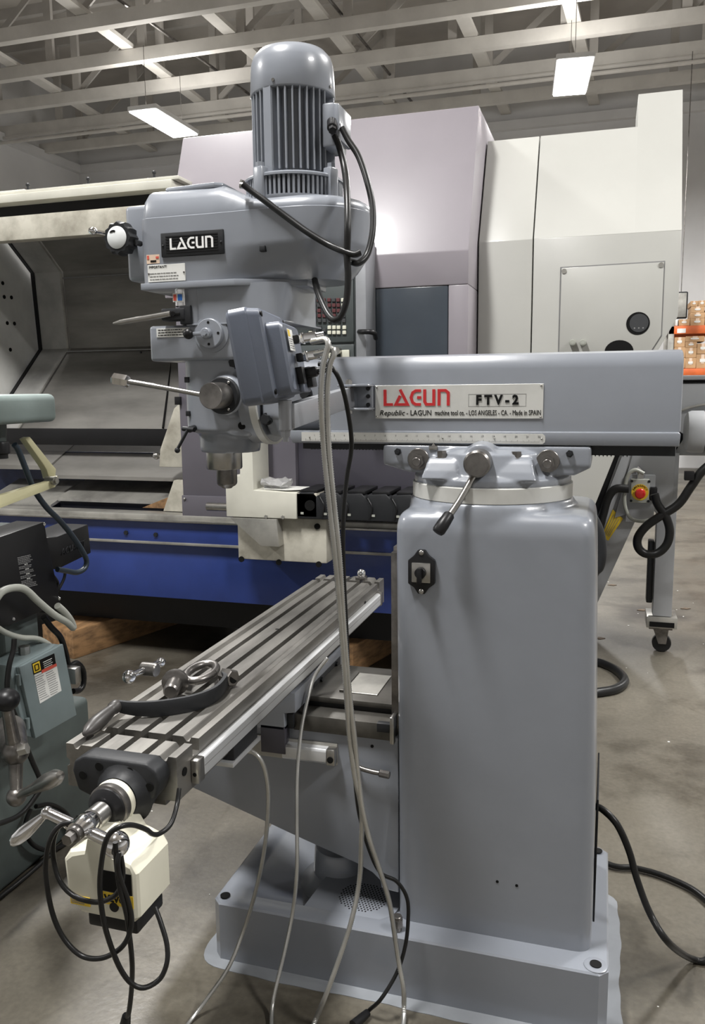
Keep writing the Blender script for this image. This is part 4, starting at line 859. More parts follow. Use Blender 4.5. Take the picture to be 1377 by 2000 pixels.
# top beams over the opening
MB().box(-4.6, -2.03, 3.70, 4.0, 2.415, 2.455, .004).build('top_rail', 'cream', lathe)
MB().box(-4.6, -2.0, 3.72, 4.05, 2.458, 2.475, .002).build('top_ledge', 'cream', lathe)
MB().box(-4.6, -2.03, 3.78, 4.0, 2.345, 2.415).build('track_recess', 'black', lathe, smooth=0)
MB().box(-4.6, -2.03, 3.69, 3.76, 2.225, 2.345, .004).build('lower_beam', 'creamdirty', lathe)
for px in (55, 173, 302): 
    p = at(px, 378-.06*px, Y=3.75); MB().cyl((p.x, 3.75, 2.475), (p.x, 3.75, 2.50), .006).sph((p.x, 3.75, 2.505), .011, 8).build('rail_stud', 'castblack', lathe)
MB().box(-3.8, -3.02, 3.9, 4.1, 2.49, 2.53, .005).build('cable_tray', 'cream', lathe)
# mauve sliding door box, its upper half leaning back
MB().prism([(3.70, 1.90), (3.70, 2.045), (3.95, 2.715), (4.95, 2.715), (4.95, 1.90)], 'x', -2.09, -.592, .005).build('door_upper', 'purple', lathe)
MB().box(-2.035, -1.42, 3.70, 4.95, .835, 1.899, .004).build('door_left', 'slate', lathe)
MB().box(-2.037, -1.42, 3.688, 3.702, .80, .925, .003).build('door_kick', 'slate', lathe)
MB().sph((-2.02, 3.686, .908), .008, 8).build('kick_screw', 'steel', lathe)
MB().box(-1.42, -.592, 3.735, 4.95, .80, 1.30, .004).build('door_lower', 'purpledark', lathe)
MB().box(-.68, -.592, 3.70, 4.95, 1.301, 1.899, .004).build('door_stile', 'purple', lathe)
wn = MB().box(-1.02, -.682, 3.704, 3.76, 1.301, 1.899, .006).build('door_window', 'window', lathe)
MB().box(-1.42, -1.0, 3.72, 4.9, 1.301, 1.899).build('door_core', 'black', lathe, smooth=0)
for z in (1.40, 1.68): MB().box(-2.05, -2.02, 3.68, 3.70, z-.02, z+.02, .002).build('door_latch', 'black', lathe)
# operator panel
pn = MB().box(-1.43, -1.065, 3.55, 3.72, 1.452, 2.10, .004).build('operator_panel', 'panelgreen', lathe)
MB().box(-1.062, -1.015, 3.54, 3.70, 1.40, 2.10, .002).build('panel_post', 'droarm', lathe)
MB().box(-1.066, -1.061, 3.548, 3.70, 1.42, 2.09).build('panel_gap', 'black', lathe, smooth=0)
ky = MB().box(-1.405, -1.072, 3.541, 3.552, 1.655, 1.955, .003).build('key_plate', 'panelgreen', lathe)
MB().box(-1.405, -1.072, 3.541, 3.552, 1.47, 1.645, .003).build('lower_plate', 'panelgreen', lathe)
MB().box(-1.405, -1.072, 3.541, 3.552, 1.967, 2.085, .003).build('screen_bezel', 'panelgreen', lathe)
def zk(x, y): return at(560+x/6.26, 480+y/6.26, Y=3.541)
keys = []
for r_, y in enumerate((665, 730, 795, 857, 917)):
    for c_, x in enumerate((280, 338, 395, 455, 522, 578, 632, 692)):
        keys.append((x+r_*2.5, y, 'keyred' if (r_*8+c_) % 5 and c_ < 7 and r_ < 4 else ('keywhite' if c_ == 7 and r_ < 2 else 'keydark')))
keys += [(215, 665, 'keyyellow'), (218, 790, 'keywhite'), (223, 920, 'keywhite'), (292, 1003, 'keywhite'), (295, 1067, 'keywhite'), (350, 1040, 'keydark'), (407, 1002, 'keydark'), (409, 1072, 'keydark'), (463, 1036, 'keydark')]
for y in (1000, 1062): keys += [(x, y, 'keywhite') for x in (526, 583, 638, 708)]
k0 = None
for x, y, m in keys:
    p = zk(x, y); s_ = .0082
    MB().box(p.x-s_, p.x+s_, 3.532, 3.5412, p.z-s_, p.z+s_, .002, 1).build('key', m, ky, smooth=0)
for x in (570, 720): 
    p = zk(x, 1330); MB().box(p.x-.02, p.x+.02, 3.53, 3.541, p.z-.02, p.z+.02, .004).build('push_button', 'keywhite', lathe)
p = zk(635, 1290); MB().cyl((p.x, 3.541, p.z), (p.x, 3.50, p.z), .018).build('selector_switch', 'steel', lathe)
MB().tube([at(702, 648, Y=3.54), at(708, 648, Y=3.49), at(722, 648, Y=3.48), at(731, 651, Y=3.50), at(734, 660, Y=3.54)], .0115, 10).build('pull_handle', 'black', lathe)
# white cabinet with inspection panel
YW = 3.95
def w(px, py): q = at(px, py, Y=YW); return (q.x, q.z)
xr_ = w(1334, 400)[0]
poly = [w(905, 280), w(1047, 268)]
ztop = (w(925, 279)[1]+w(1245, 246)[1])/2; zst = w(1290, 168)[1]
xs = w(1247, 210)[0]; xseam = w(1042, 450)[0]
zk_ = w(1120, 462)[1]; YT = 4.20
zt_ = (at(925, 279, Y=YT).z+at(1245, 247, Y=YT).z)/2; zs_ = at(1290, 168, Y=YT).z; xs = at(1247, 210, Y=YT).x
yst = YW+(YT-YW)*(zs_-zk_)/(zt_-zk_)
MB().prism([(YW, .55), (YW, zk_), (YT, zt_), (5.1, zt_), (5.1, .55)], 'x', -.585, xseam-.003, .003).build('cabinet_left', 'cabinet', lathe)
zcut = w(1330, 618)[1]; xcut = w(1278, 697)[0]; z2 = w(1278, 697)[1]
MB().prism([(xseam+.003, .85), (xseam+.003, zk_), (xr_, zk_), (xr_, zcut), (xcut, z2), (xcut-.25, .85)], 'y', YW, 4.55, .002).build('cabinet_right', 'cabinet', lathe)
MB().prism([(YW, zk_), (YT, zt_), (4.55, zt_), (4.55, zk_)], 'x', xseam+.003, xs).build('cabinet_hood', 'cabinet', lathe, smooth=0)
MB().prism([(YW, zk_), (yst, zs_), (4.55+.1, zs_), (4.55+.1, zk_)], 'x', xs, xr_).build('cabinet_hood', 'cabinet', lathe, smooth=0)
ap = [w(1097, 524), w(1297, 512), w(1291, 655), w(1262, 700), w(1092, 700)]
pnl = MB().prism(ap, 'y', YW-.006, YW+.001, .0015).build('inspection_panel', 'cabinet', lathe)
mb = MB(); 
g = [(x, z) for x, z in ap]; cx_ = sum(x for x, z in g)/5; cz_ = sum(z for x, z in g)/5
MB().prism([(cx_+(x-cx_)*1.025, cz_+(z-cz_)*1.025) for x, z in g], 'y', YW-.0012, YW+.001).build('painted_shadow_gap', 'print', lathe, smooth=0)  # grey sheet imitates a shadow line around the inspection panel
for px, py in ((1102, 530), (1291, 518)):
    x, z = w(px, py); MB().cyl((x, YW-.006, z), (x, YW-.010, z), .011).build('panel_screw', 'tin', pnl)
x, z = w(1246, 632); MB().cyl((x, YW-.0065, z), (x, YW-.0075, z), .050, seg=32).build('gauge_opening', 'ink', pnl)
MB().cyl((x+.004, YW-.0074, z+.002), (x+.004, YW-.009, z+.002), .040, seg=32).build('gauge_face', 'keydark', pnl)
for k in range(3): MB().cyl((x-.014+.018*k, YW-.0088, z-.02), (x-.014+.018*k, YW-.0094, z-.02), .0035, seg=10).build('gauge_dot', 'print', pnl)
x, z = w(1209, 683); MB().prism([(x+.062*math.cos(a)*(1 if abs(math.cos(a)) < .9 else 1), z-.008+.05*math.sin(a)) for a in [math.pi*2*k/28 for k in range(28)]], 'y', YW-.0080, YW-.0065).build('port_opening', 'ink', pnl, smooth=0)
for px in (1119, 1139):
    x, z = w(px, 670); MB().cyl((x, YW-.006, z), (x, YW-.045, z), .015, ch=.003).cyl((x, YW-.045, z), (x, YW-.047, z), .008).build('nozzle', 'hose', pnl)
# carriage in front: cream bracket, chute, apron and cable chain
MB().prism([(-1.675, .866), (-1.675, 1.05), (-1.60, 1.06), (-1.60, 1.34), (-1.535, 1.34), (-1.535, .993), (-1.325, .985), (-1.325, .866)], 'y', 3.45, 3.64, .003).build('carriage_bracket', 'cream', lathe)
for px, py in ((520, 1009), (553, 1010)): MB().hexa(at(px, py, Y=3.45), (0, -1, 0), .009, .006).build('bracket_bolt', 'tin', lathe)
MB().box(-1.56, -1.23, 3.46, 3.70, .875, .985, .003).build('carriage_block', 'creamdirty', lathe)
MB().prism([(-1.655, .862), (-1.42, .862), (-1.41, .735), (-1.50, .735)], 'y', 3.44, 3.60, .002).build('chip_chute', 'tin', lathe)
apr = MB().box(-1.645, -1.20, 3.50, 3.70, .655, .862, .006).build('apron', 'creamdirty', lathe)
for px, py in ((541, 1024), (620, 1028), (472, 1092), (545, 1098), (623, 1102)):
    p = at(px, py, Y=3.50); MB().cyl((p.x, 3.5, p.z), (p.x, 3.494, p.z), .014, seg=14).build('apron_bolt', 'ink', apr)
MB().cyl((-1.80, 3.50, .902), (-1.67, 3.50, .902), .020, ch=.003).build('guide_rod', 'steel', lathe)
for i in range(8):
    x = -1.33+i*.112
    lk = MB().prism([(x, .868), (x, .985), (x+.085, .990), (x+.118, .955), (x+.118, .868)], 'y', 3.46, 3.53, .004).build('chain_link', 'castblack', lathe)
    MB().box(x+.02, x+.10, 3.47, 3.69, .985, 1.0, .003).build('chain_crossbar', 'black', lk)
    MB().tube([(x+.115, 3.458, .97), (x+.135, 3.455, .93), (x+.125, 3.458, .88)], .004, 6).build('link_rib', 'black', lk)
    MB().box(x+.022, x+.036, 3.457, 3.461, .888, .898).build('link_mark', 'hose', lk, smooth=0)
MB().cyl((-1.262, 3.46, .93), (-1.262, 3.452, .93), .024).build('chain_pivot', 'ink', lathe)
MB().box(-1.33, -.45, 3.62, 3.68, .86, .985).build('chain_trough', 'black', lathe, smooth=0)
# scrap bag and papers lying on the carriage
tag(MB().prism([(-1.50, 3.49), (-1.38, 3.47), (-1.27, 3.53), (-1.30, 3.60), (-1.45, 3.60)], 'z', .9935, .998).build('paper_sheet', 'paper', smooth=0), 'crumpled white paper lying on the cream carriage bracket', 'paper')
mb = MB(); rd = random.Random(4)
rg = []
for k in range(6):
    f = k/5; rg.append([(-1.515+.13*f, 3.50+.06*math.cos(a)*(1-.5*abs(f-.5))*rd.uniform(.6, 1.2)+.03, 1.02+.022*math.sin(a)*rd.uniform(.5, 1.4)) for a in [2*math.pi*j/9 for j in range(9)]])
mb.loft(rg); tag(mb.build('plastic_bag', 'clear', smooth=0), 'small clear plastic bag of fittings on the cream carriage bracket', 'bag')
# timbers under the lathe
def timber(p0, p1, w_, h, label):
    p0, p1 = Vector(p0), Vector(p1); d = (p1-p0).normalized(); n = Vector((-d.y, d.x, 0))*w_/2
    tag(MB().prism([tuple((p0+n).xy), tuple((p0-n).xy), tuple((p1-n).xy), tuple((p1+n).xy)], 'z', 0.0, h, .004).build('timber_block', 'wood'), label, 'timber')
timber((-2.86, 3.72, 0), (-2.50, 5.0, 0), .26, .16, 'rough timber skid under the blue bed beside the grey switch box')
timber((-1.28, 3.86, 0), (-1.02, 4.9, 0), .20, .16, 'rough timber skid under the blue bed seen below the mill table')
# ================================================================== CHIP CONVEYOR
cv = thing('chip_conveyor', 'grey inclined chip conveyor on a caster leg with drive motor', 'conveyor', (.33, 4.73, 0))
def q(px, py, Y=4.62): p = at(px, py, Y=Y); return (p.x, p.z)
MB().prism([q(1085, 1235), q(1128, 1262), q(1256, 985), q(1340, 850), q(1262, 800), q(1210, 890)], 'y', 4.62, 4.66, .002).build('side_panel', 'conv', cv)
MB().prism([q(1085, 1235), q(1128, 1262), q(1256, 985), q(1340, 850), q(1262, 800), q(1210, 890)], 'y', 4.98, 5.02, .002).build('side_panel', 'conv', cv)
MB().prism([q(1058, 1190), q(1085, 1235), q(1210, 890), q(1180, 850), q(1120, 960)], 'y', 4.63, 5.0).build('dark_interior_slab', 'black', cv, smooth=0)  # black slab stands in for the dark belt interior
MB().prism([q(1090, 1215), q(1110, 1235), q(1220, 930), q(1250, 860), q(1230, 850)], 'y', 4.605, 4.622, .002).build('side_flange', 'conv', cv)
MB().prism([q(1240, 870), q(1320, 870), q(1318, 900), q(1310, 1010), q(1290, 1010), q(1270, 990), q(1200, 1010)], 'y', 4.592, 4.6195, .002).build('gusset', 'conv', cv)
lx0, lz0 = q(1274, 1205); lx1, _ = q(1311, 1205)
MB().box(lx0, lx1, 4.60, 4.72, .215, 1.10, .003).build('leg', 'conv', cv)
MB().box(lx0-.035, lx0-.004, 4.62, 4.71, .28, .62, .006).build('leg_damper', 'castblack', cv)
MB().box(lx0-.03, lx1+.03, 4.59, 4.77, .150, .212, .003).build('leg_shoe', 'tin', cv)
MB().box(lx0-.015, lx1+.015, 4.585, 4.592, .158, .185).build('shoe_slot', 'ink', cv, smooth=0)
MB().box(lx0-.015, lx1+.01, 4.62, 4.74, .134, .150, .002).build('caster_plate', 'darksteel', cv)
cw_ = (lx0+lx1)/2
MB().prism([(cw_-.04, .134), (cw_+.04, .134), (cw_+.03, .05), (cw_-.01, .05)], 'y', 4.635, 4.645).prism([(cw_-.04, .134), (cw_+.04, .134), (cw_+.03, .05), (cw_-.01, .05)], 'y', 4.70, 4.71).build('caster_fork', 'darksteel', cv)
MB().rev([(.046, 0), (.050, .006), (.050, .038), (.046, .044)], (cw_+.008, 4.648, .050), (0, 1, 0), 28).build('caster_wheel', 'rubber', cv)
hx, hz = q(1262, 748); 
MB().box(.13, 1.6, 4.62, 5.02, 1.085, 1.462, .01).build('drive_head', 'conv', cv)
MB().box(.13, 1.6, 4.615, 4.66, 1.462, 1.475).build('head_slot', 'ink', cv, smooth=0)
MB().box(.12, 1.6, 4.60, 5.03, 1.477, 1.50, .004).build('head_lid', 'conv', cv)
MB().tube([at(1318, 808, Y=4.6), at(1345, 797, Y=4.6), at(1385, 790, Y=4.6), at(1430, 793, Y=4.6), at(1480, 806, Y=4.6)], .007, 8).build('head_bead', 'tin', cv)
p = at(1339, 843, Y=4.45); 
dm = MB().rev([(.075, 0), (.098, .012), (.105, .03), (.105, .085), (.10, .09)], (p.x-.005, 4.45, p.z), (1, 0, 0), 36).build('drive_motor', 'conv', cv)
MB().cyl((p.x+.085, 4.45, p.z), (p.x+.36, 4.45, p.z), .085, seg=32).build('motor_core', 'castblack', dm)
for k in range(20):
    a = 2*math.pi*k/20; f = MB().box(p.x+.09, p.x+.35, -.003, .003, .083, .103).build('motor_fin', 'conv', dm, smooth=0)
    f.rotation_euler = (a, 0, 0); v = Matrix.Rotation(a, 3, 'X') @ Vector((0, 0, .083)); f.location = Vector((p.x+.22, 4.45, p.z))+v-WO[dm.name]
MB().box(p.x+.12, p.x+.3, 4.54, 4.63, p.z-.06, p.z+.06, .005).build('motor_mount', 'conv', cv)
# emergency stop station
ex0, ez0 = q(1231, 981, 4.55); ex1, ez1 = q(1269, 936, 4.55); ec = (ex0+ex1)/2; ezc = (ez0+ez1)/2
es = thing('emergency_stop', 'grey emergency stop box with red button on yellow disc', 'stop button', (ec, 4.57, ez0))
MB().box(ex0, ex1, 4.535, 4.60, ez0, ez1+.0, .004).build('stop_box', 'hose', es)
MB().cyl((ec, 4.536, ezc-.006), (ec, 4.532, ezc-.006), .043, seg=36).build('yellow_disc', 'yellow', es)
for i, ch in enumerate('EMERGENCY'):
    a = math.radians(156-i*16.5)
    R__ = Matrix.Rotation(-(a-math.pi/2), 3, 'Y') @ Matrix.Rotation(math.pi/2, 3, 'X')
    text('stop_lettering', ch, .0135, (ec+.0345*math.cos(a), 4.5315, ezc-.006+.0345*math.sin(a)), 'ink', es, rot=R__, ext=.0004, bold=.0003)
MB().rev([(.020, 0), (.020, .012), (.026, .014), (.027, .026), (.022, .033), (.01, .036), (.001, .0365)], (ec, 4.532, ezc-.01), (0, -1, 0), 28).build('stop_button', 'reddome', es)
for dx, dz in ((-.043, .052), (.043, .052), (-.043, -.052), (.043, -.052)): MB().cyl((ec+dx, 4.535, ezc+dz), (ec+dx, 4.532, ezc+dz), .007, seg=12).build('box_screw', 'castblack', es)
MB().cyl((ec, 4.565, ez1), (ec, 4.565, ez1+.045), .022, seg=8).cyl((ec-.0, 4.565, ez1+.04), (ec-.02, 4.565, ez1+.06), .017, seg=8).build('cable_gland', 'chrome', es)
MB().box(ex0-.02, ex1+.03, 4.575, 4.64, ez0-.11, ez1+.02, .004).build('mount_plate', 'conv', es)
MB().box(ex1+.004, ex1+.04, 4.54, 4.60, ezc-.05, ezc+.02, .006).build('side_connector', 'black', es)
lbl = MB().prism([q(1197, 995, 4.604), q(1217, 1013, 4.604), q(1188, 1056, 4.604), q(1175, 1048, 4.604)], 'y', 4.6005, 4.604).build('warning_label', 'yellow', cv, smooth=0)
mb = MB()
for i in range(4):
    t = .2+.18*i; A = Vector(q(1197, 995))*(1-t)+Vector(q(1217, 1013))*t; B = Vector(q(1175, 1048))*(1-t)+Vector(q(1188, 1056))*t
    a_, b_ = A*.9+B*.1, A*.15+B*.85
    mb.tube([(a_.x, 4.600, a_.y), (b_.x, 4.600, b_.y)], .0018, 4, 1)
mb.build('label_print', 'print', lbl, smooth=0)
cable('stop_cable', [at(x, y, Y=4.5) for x, y in ((1258, 925), (1240, 918), (1226, 930), (1220, 960), (1221, 990), (1232, 1012), (1252, 1018), (1272, 1015))], .010, 'hose', 'thin grey cable curling round the emergency stop box')
cable('conveyor_cable', [at(x, y, Y=4.48) for x, y in ((1228, 955), (1203, 955), (1188, 972), (1178, 1005), (1168, 1045), (1158, 1085), (1145, 1120))], .022, 'rubber', 'thick black cable running down the conveyor side from the stop box')
cable('conveyor_cable', [at(x, y, Y=4.4) for x, y in ((1430, 880), (1377, 915), (1350, 950), (1325, 985), (1290, 1008), (1262, 1028), (1246, 1050), (1247, 1070), (1262, 1082), (1285, 1080), (1303, 1062), (1308, 1035), (1300, 1008), (1285, 985), (1278, 965))], .022, 'rubber', 'thick black cable with a hanging loop in front of the conveyor leg')
tag(MB().box(*sum(([at(1345, 930, Y=4.38)[i]-.02, at(1345, 930, Y=4.38)[i]+.025] for i in range(3)), []), .003).build('cable_tie', 'black'), 'black cable tie block on the thick conveyor cable', 'cable tie')
# corrugated black hose beside the column
cable('corrugated_hose', [at(x, y, Y=3.3) for x, y in ((1140, 985), (1166, 1030), (1174, 1070), (1170, 1105), (1150, 1140))]+[Vector((-.15, 3.35, .25)), Vector((-.2, 3.4, .024))], .022, 'castblack', 'black corrugated hose bulging out behind the mill column')
# ================================================================== PALLET RACK AND CARTONS
YR = 13.4
rk = thing('pallet_rack', 'orange beam pallet rack against the far wall', 'rack', (2.6, 13.9, 0))
def rz(y): return at(1345, y, Y=YR).z
x0 = at(1306, 645, Y=YR).x
for zt, zb_ in ((rz(636), rz(652)), (rz(720), rz(733))):
    MB().box(x0, 4.2, YR, YR+.06, zb_, zt, .005).build('beam', 'orange', rk)
    MB().box(x0, 4.2, YR+1.0, YR+1.06, zb_, zt, .005).build('beam', 'orange', rk)
    MB().box(x0, 4.2, YR+.06, YR+1.0, zt-.03, zt-.001).build('shelf_deck', 'tin', rk, smooth=0)
for x in (x0, 4.12):
    for y in (YR, YR+.98): MB().box(x, x+.08, y, y+.08, 0, rz(560), .004).build('upright', 'tin', rk)
bt = at(1331, 645, Y=YR); MB().box(bt.x-.06, bt.x+.06, YR-.004, YR, bt.z-.04, bt.z+.025).build('beam_label', 'paper', rk, smooth=0)
def carton(x0p, x1p, y0p, y1p, label, grp, dep=.5):
    a, b = at(x0p, y0p, Y=YR+.02), at(x1p, y1p, Y=YR+.02)
    o = thing('carton', label, 'box', ((a.x+b.x)/2, YR+.25, b.z), grp)
    MB().box(a.x, b.x, YR+.02, YR+.02+dep, b.z, a.z, .006, 1).build('carton_body', 'carton', o)
    cx = (a.x+b.x)/2; wz = (a.z-b.z)
    MB().box(cx-(b.x-a.x)*.13, cx+(b.x-a.x)*.13, YR+.017, YR+.0205, b.z+wz*.35, a.z).build('tape', 'creamtag', o, smooth=0)
    MB().box(cx-(b.x-a.x)*.22, cx+(b.x-a.x)*.2, YR+.014, YR+.0175, b.z+wz*.45, b.z+wz*.68).build('shipping_label', 'paper', o, smooth=0)
U, Lo = 'cartons on the upper rack shelf', 'cartons on the lower rack shelf'
UP = [((1326, 1347, 624, 636), 'small brown carton beside the white box on the upper rack shelf'), ((1348.5, 1376, 622, 636), 'wide brown carton at the foot of the tall stack on the upper rack shelf'),
      ((1349, 1377, 611, 621.5), 'second carton up in the tall stack on the upper rack shelf'), ((1350, 1376, 599, 610.5), 'third carton up in the tall stack on the upper rack shelf'),
      ((1349, 1363, 588, 598.5), 'narrow carton on top of the tall stack, beside the hanging grey panel'), ((1364, 1379, 587, 598.5), 'narrow carton on top of the tall stack, away from the hanging panel'),
      ((1377.5, 1400, 620, 636), 'low carton standing past the tall stack on the upper shelf'), ((1379, 1400, 604, 619.5), 'carton set on the low one past the tall stack, upper shelf'),
      ((1402, 1430, 612, 636), 'tall single carton mid-shelf on the upper rack shelf'), ((1432, 1455, 618, 636), 'squat single carton mid-shelf on the upper rack shelf')]
LW = [((1317, 1338, 659, 678), 'carton on top of the end stack on the lower rack shelf'), ((1316.5, 1338, 678.5, 699), 'middle carton of the end stack on the lower rack shelf'), ((1318, 1337.5, 699.5, 719.5), 'bottom carton of the end stack on the lower rack shelf'),
      ((1339, 1361, 668, 679), 'shallow carton under the flat box on the lower rack shelf'), ((1339, 1360, 679.5, 699), 'middle carton under the shallow one on the lower rack shelf'), ((1338.5, 1359, 699.5, 719.5), 'bottom carton of the second stack on the lower rack shelf'),
      ((1339, 1376, 657, 667), 'flat wide carton laid across the top of the lower rack shelf'), ((1362, 1384, 671, 691), 'upper carton of the two-high stack on the lower rack shelf'), ((1360.5, 1384, 692, 719.5), 'lower carton of the two-high stack on the lower rack shelf'),
      ((1386, 1410, 680, 719.5), 'single upright carton on the lower rack shelf'), ((1412, 1440, 670, 719.5), 'tallest single carton on the lower rack shelf')]
for a, l in UP: carton(*a, l, U)
for a, l in LW: carton(*a, l, Lo)
a, b = at(1316, 624, Y=YR), at(1324, 636, Y=YR)
tag(MB().box(a.x, b.x, YR+.02, YR+.4, b.z, a.z, .005).build('white_box', 'paper'), 'small white box at the end of the upper rack shelf', 'box')
a, b = at(1317, 570, Y=YR-.3), at(1342, 622, Y=YR-.3)
t = thing('hanging_panel', 'grey framed translucent panel hanging above the orange rack', 'panel', ((a.x+b.x)/2, YR-.25, b.z))  # grey hanging panel of unknown kind
MB().box(a.x, b.x, YR-.30, YR-.26, b.z, a.z, .02).build('frame', 'castblack', t)
MB().box(a.x+.02, b.x-.02, YR-.315, YR-.30, b.z+.02, a.z-.02, .01).build('pane', 'tin', t)
MB().cyl(((a.x+b.x)/2, YR-.28, a.z), ((a.x+b.x)/2, YR-.28, 6.05), .006, seg=6).build('hanger', 'darksteel', t)
# ================================================================== THE SAGE GREEN MILL AT THE SIDE
gm = thing('green_mill', 'sage green milling machine with black drive boxes, partly in view', 'mill', (-2.1, 2.0, 0))
MB().prism([(-2.5, 1.0), (-1.64, 1.0), (-1.64, 2.28), (-2.5, 2.28)], 'z', 0, .43, .02, 3).build('base', 'greendark', gm)
MB().box(-2.5, -1.72, 1.35, 2.12, .42, 1.05, .03, 3).build('column', 'greendark', gm)
MB().prism([(-2.5, 1.05), (-1.66, 1.05), (-1.70, 1.30), (-1.74, 1.40), (-2.5, 1.40)], 'y', 1.50, 1.93, .02, 3).build('neck', 'green', gm)
mb = MB(); mb.box(-2.4, -1.50, 1.45, 2.02, 1.366, 1.445, .018, 4); mb.build('head_tray', 'green', gm)
MB().prism([(-2.4, 1.44), (-1.56, 1.44), (-1.66, 1.50), (-2.4, 1.55)], 'y', 1.45, 1.86, .015, 3).build('head_cover', 'green', gm)
MB().cyl((-1.60, 1.87, 1.366), (-1.60, 1.87, 1.31), .035, .03, 24).build('head_collar', 'greendark', gm)
MB().rev([(.022, 0), (.024, .006), (.024, .03), (.018, .034), (.018, .045)], (-1.56, 1.845, 1.318), (0, 0, -1), 20).build('quill_knob', 'black', gm)
# pale yellow linkage arm
ar = MB().prism([(at(8, 948, X=-1.55).y-.2, 1.163), (at(98, 925, X=-1.55).y, 1.193), (at(110, 930, X=-1.55).y, 1.205), (at(112, 940, X=-1.55).y, 1.188), (at(105, 950, X=-1.55).y, 1.172), (at(8, 968, X=-1.55).y-.2, 1.12)], 'x', -1.565, -1.545, .002).build('linkage_arm', 'pale', gm)
p = at(103, 939, X=-1.545); MB().cyl((-1.566, p.y, p.z), (-1.535, p.y, p.z), .013).hexa((-1.535, p.y, p.z), (1, 0, 0), .009, .006).build('linkage_pin', 'tin', gm)
pts = [at(x, y, X=-1.57) for x, y in ((48, 857), (57, 853), (97, 903), (108, 916), (107, 935), (95, 935), (90, 918), (84, 908))]
MB().prism([(v.y, v.z) for v in pts], 'x', -1.59, -1.567, .002).build('linkage_arm', 'pale', gm)
# black drive boxes, leaning
def yz(l, X): return [(at(x, y, X=X).y, at(x, y, X=X).z) for x, y in l]
d1 = MB().prism(yz([(-40, 1062), (87, 1019), (92, 1050), (119, 1178), (18, 1222), (-40, 1238)], -1.60), 'x', -1.70, -1.60, .003).build('drive_box', 'black', gm)
for px, py in ((86, 1024), (115, 1169), (26, 1209)): MB().sph(at(px, py, X=-1.60), .006, 10).build('box_screw', 'chrome', d1)
# the specification print on the drive box
mb = MB(); mbw = MB(); rd = random.Random(9)
o0, ux, uz = Vector((34, 1089)), Vector((30, -7)), Vector((10, 62))
for r_ in range(20):
    if r_ in (5, 8, 11, 14): 
        s0, s1 = .38, .62; tgt = mbw
    else: s0, s1 = 0, rd.uniform(.7, 1); tgt = mb
    a_ = o0+uz*(r_/20); 
    x_ = s0
    while x_ < s1-.02:
        e = min(s1, x_+rd.uniform(.06, .16)); A, B = a_+ux*x_, a_+ux*e
        pa, pb, pc_, pd = at(A.x, A.y, X=-1.5995), at(B.x, B.y, X=-1.5995), at(B.x+.25, B.y+1.5, X=-1.5995), at(A.x+.25, A.y+1.5, X=-1.5995)
        tgt.prism([(v.y, v.z) for v in (pa, pb, pc_, pd)], 'x', -1.5999, -1.5993); x_ = e+.025
mb.build('spec_print', 'print', d1, smooth=0); mbw.build('spec_heading', 'paper', d1, smooth=0)
d2 = MB().prism(yz([(112, 1048), (172, 1024), (178, 1080), (113, 1112), (95, 1112), (92, 1050)], -1.66), 'x', -1.78, -1.66, .003).build('drive_box', 'black', gm)
pm = at(143, 1070, X=-1.659); pn_ = at(160, 1063, X=-1.659)
ang = math.atan2(pn_.z-pm.z, pn_.y-pm.y)
text('drive_lettering', 'ACU-RITE', .030, (-1.6585, pm.y, pm.z), 'castblack', d2, rot=Matrix.Rotation(math.radians(90), 3, 'Z') @ Matrix.Rotation(math.pi/2, 3, 'X') @ Matrix.Rotation(ang, 3, 'Z'), ext=.001, shear=.3)
MB().box(-1.76, -1.64, 1.90, 2.05, .62, .80, .01).build('drive_bracket', 'greendark', gm)
MB().tube([at(x, y, X=-1.64) for x, y in ((100, 1120), (108, 1130), (113, 1140), (110, 1155), (115, 1150), (125, 1130), (128, 1112))], .005, 8).build('drive_lead', 'black', gm)
# bronze-grey ball crank of the green mill
hubp = at(30, 1468, Y=1.52); topb = at(14, 1383, Y=1.50); bot = at(32, 1556, Y=1.50); gend = at(118, 1514, Y=1.42)
gk = MB().cyl(hubp+Vector((0, 0, 0)), topb, .018, .013, 20).cyl(hubp, bot, .018, .013, 20).sph(hubp, .032, 22).cyl(hubp, hubp+Vector((-.10, .10, 0)), .03, .04, 28).sph(bot, .023, 18).build('feed_crank', 'darksteel', gm)
MB().sph(topb+Vector((0, 0, .02)), .030, 22, (1, 1, .9)).build('crank_ball', 'black', gk)
gv = gend-bot; gl = gv.length
MB().rev([(.009, .02), (.010, .03), (.013, gl*.45), (.019, gl*.72), (.018, gl*.9), (.01, gl), (.001, gl+.003)], bot, gv, 20).build('crank_grip', 'steel', gk)
MB().hexa(hubp+Vector((.02, -.01, .01)), (.9, .3, .25), .014, .02).build('crank_nut', 'tin', gk)
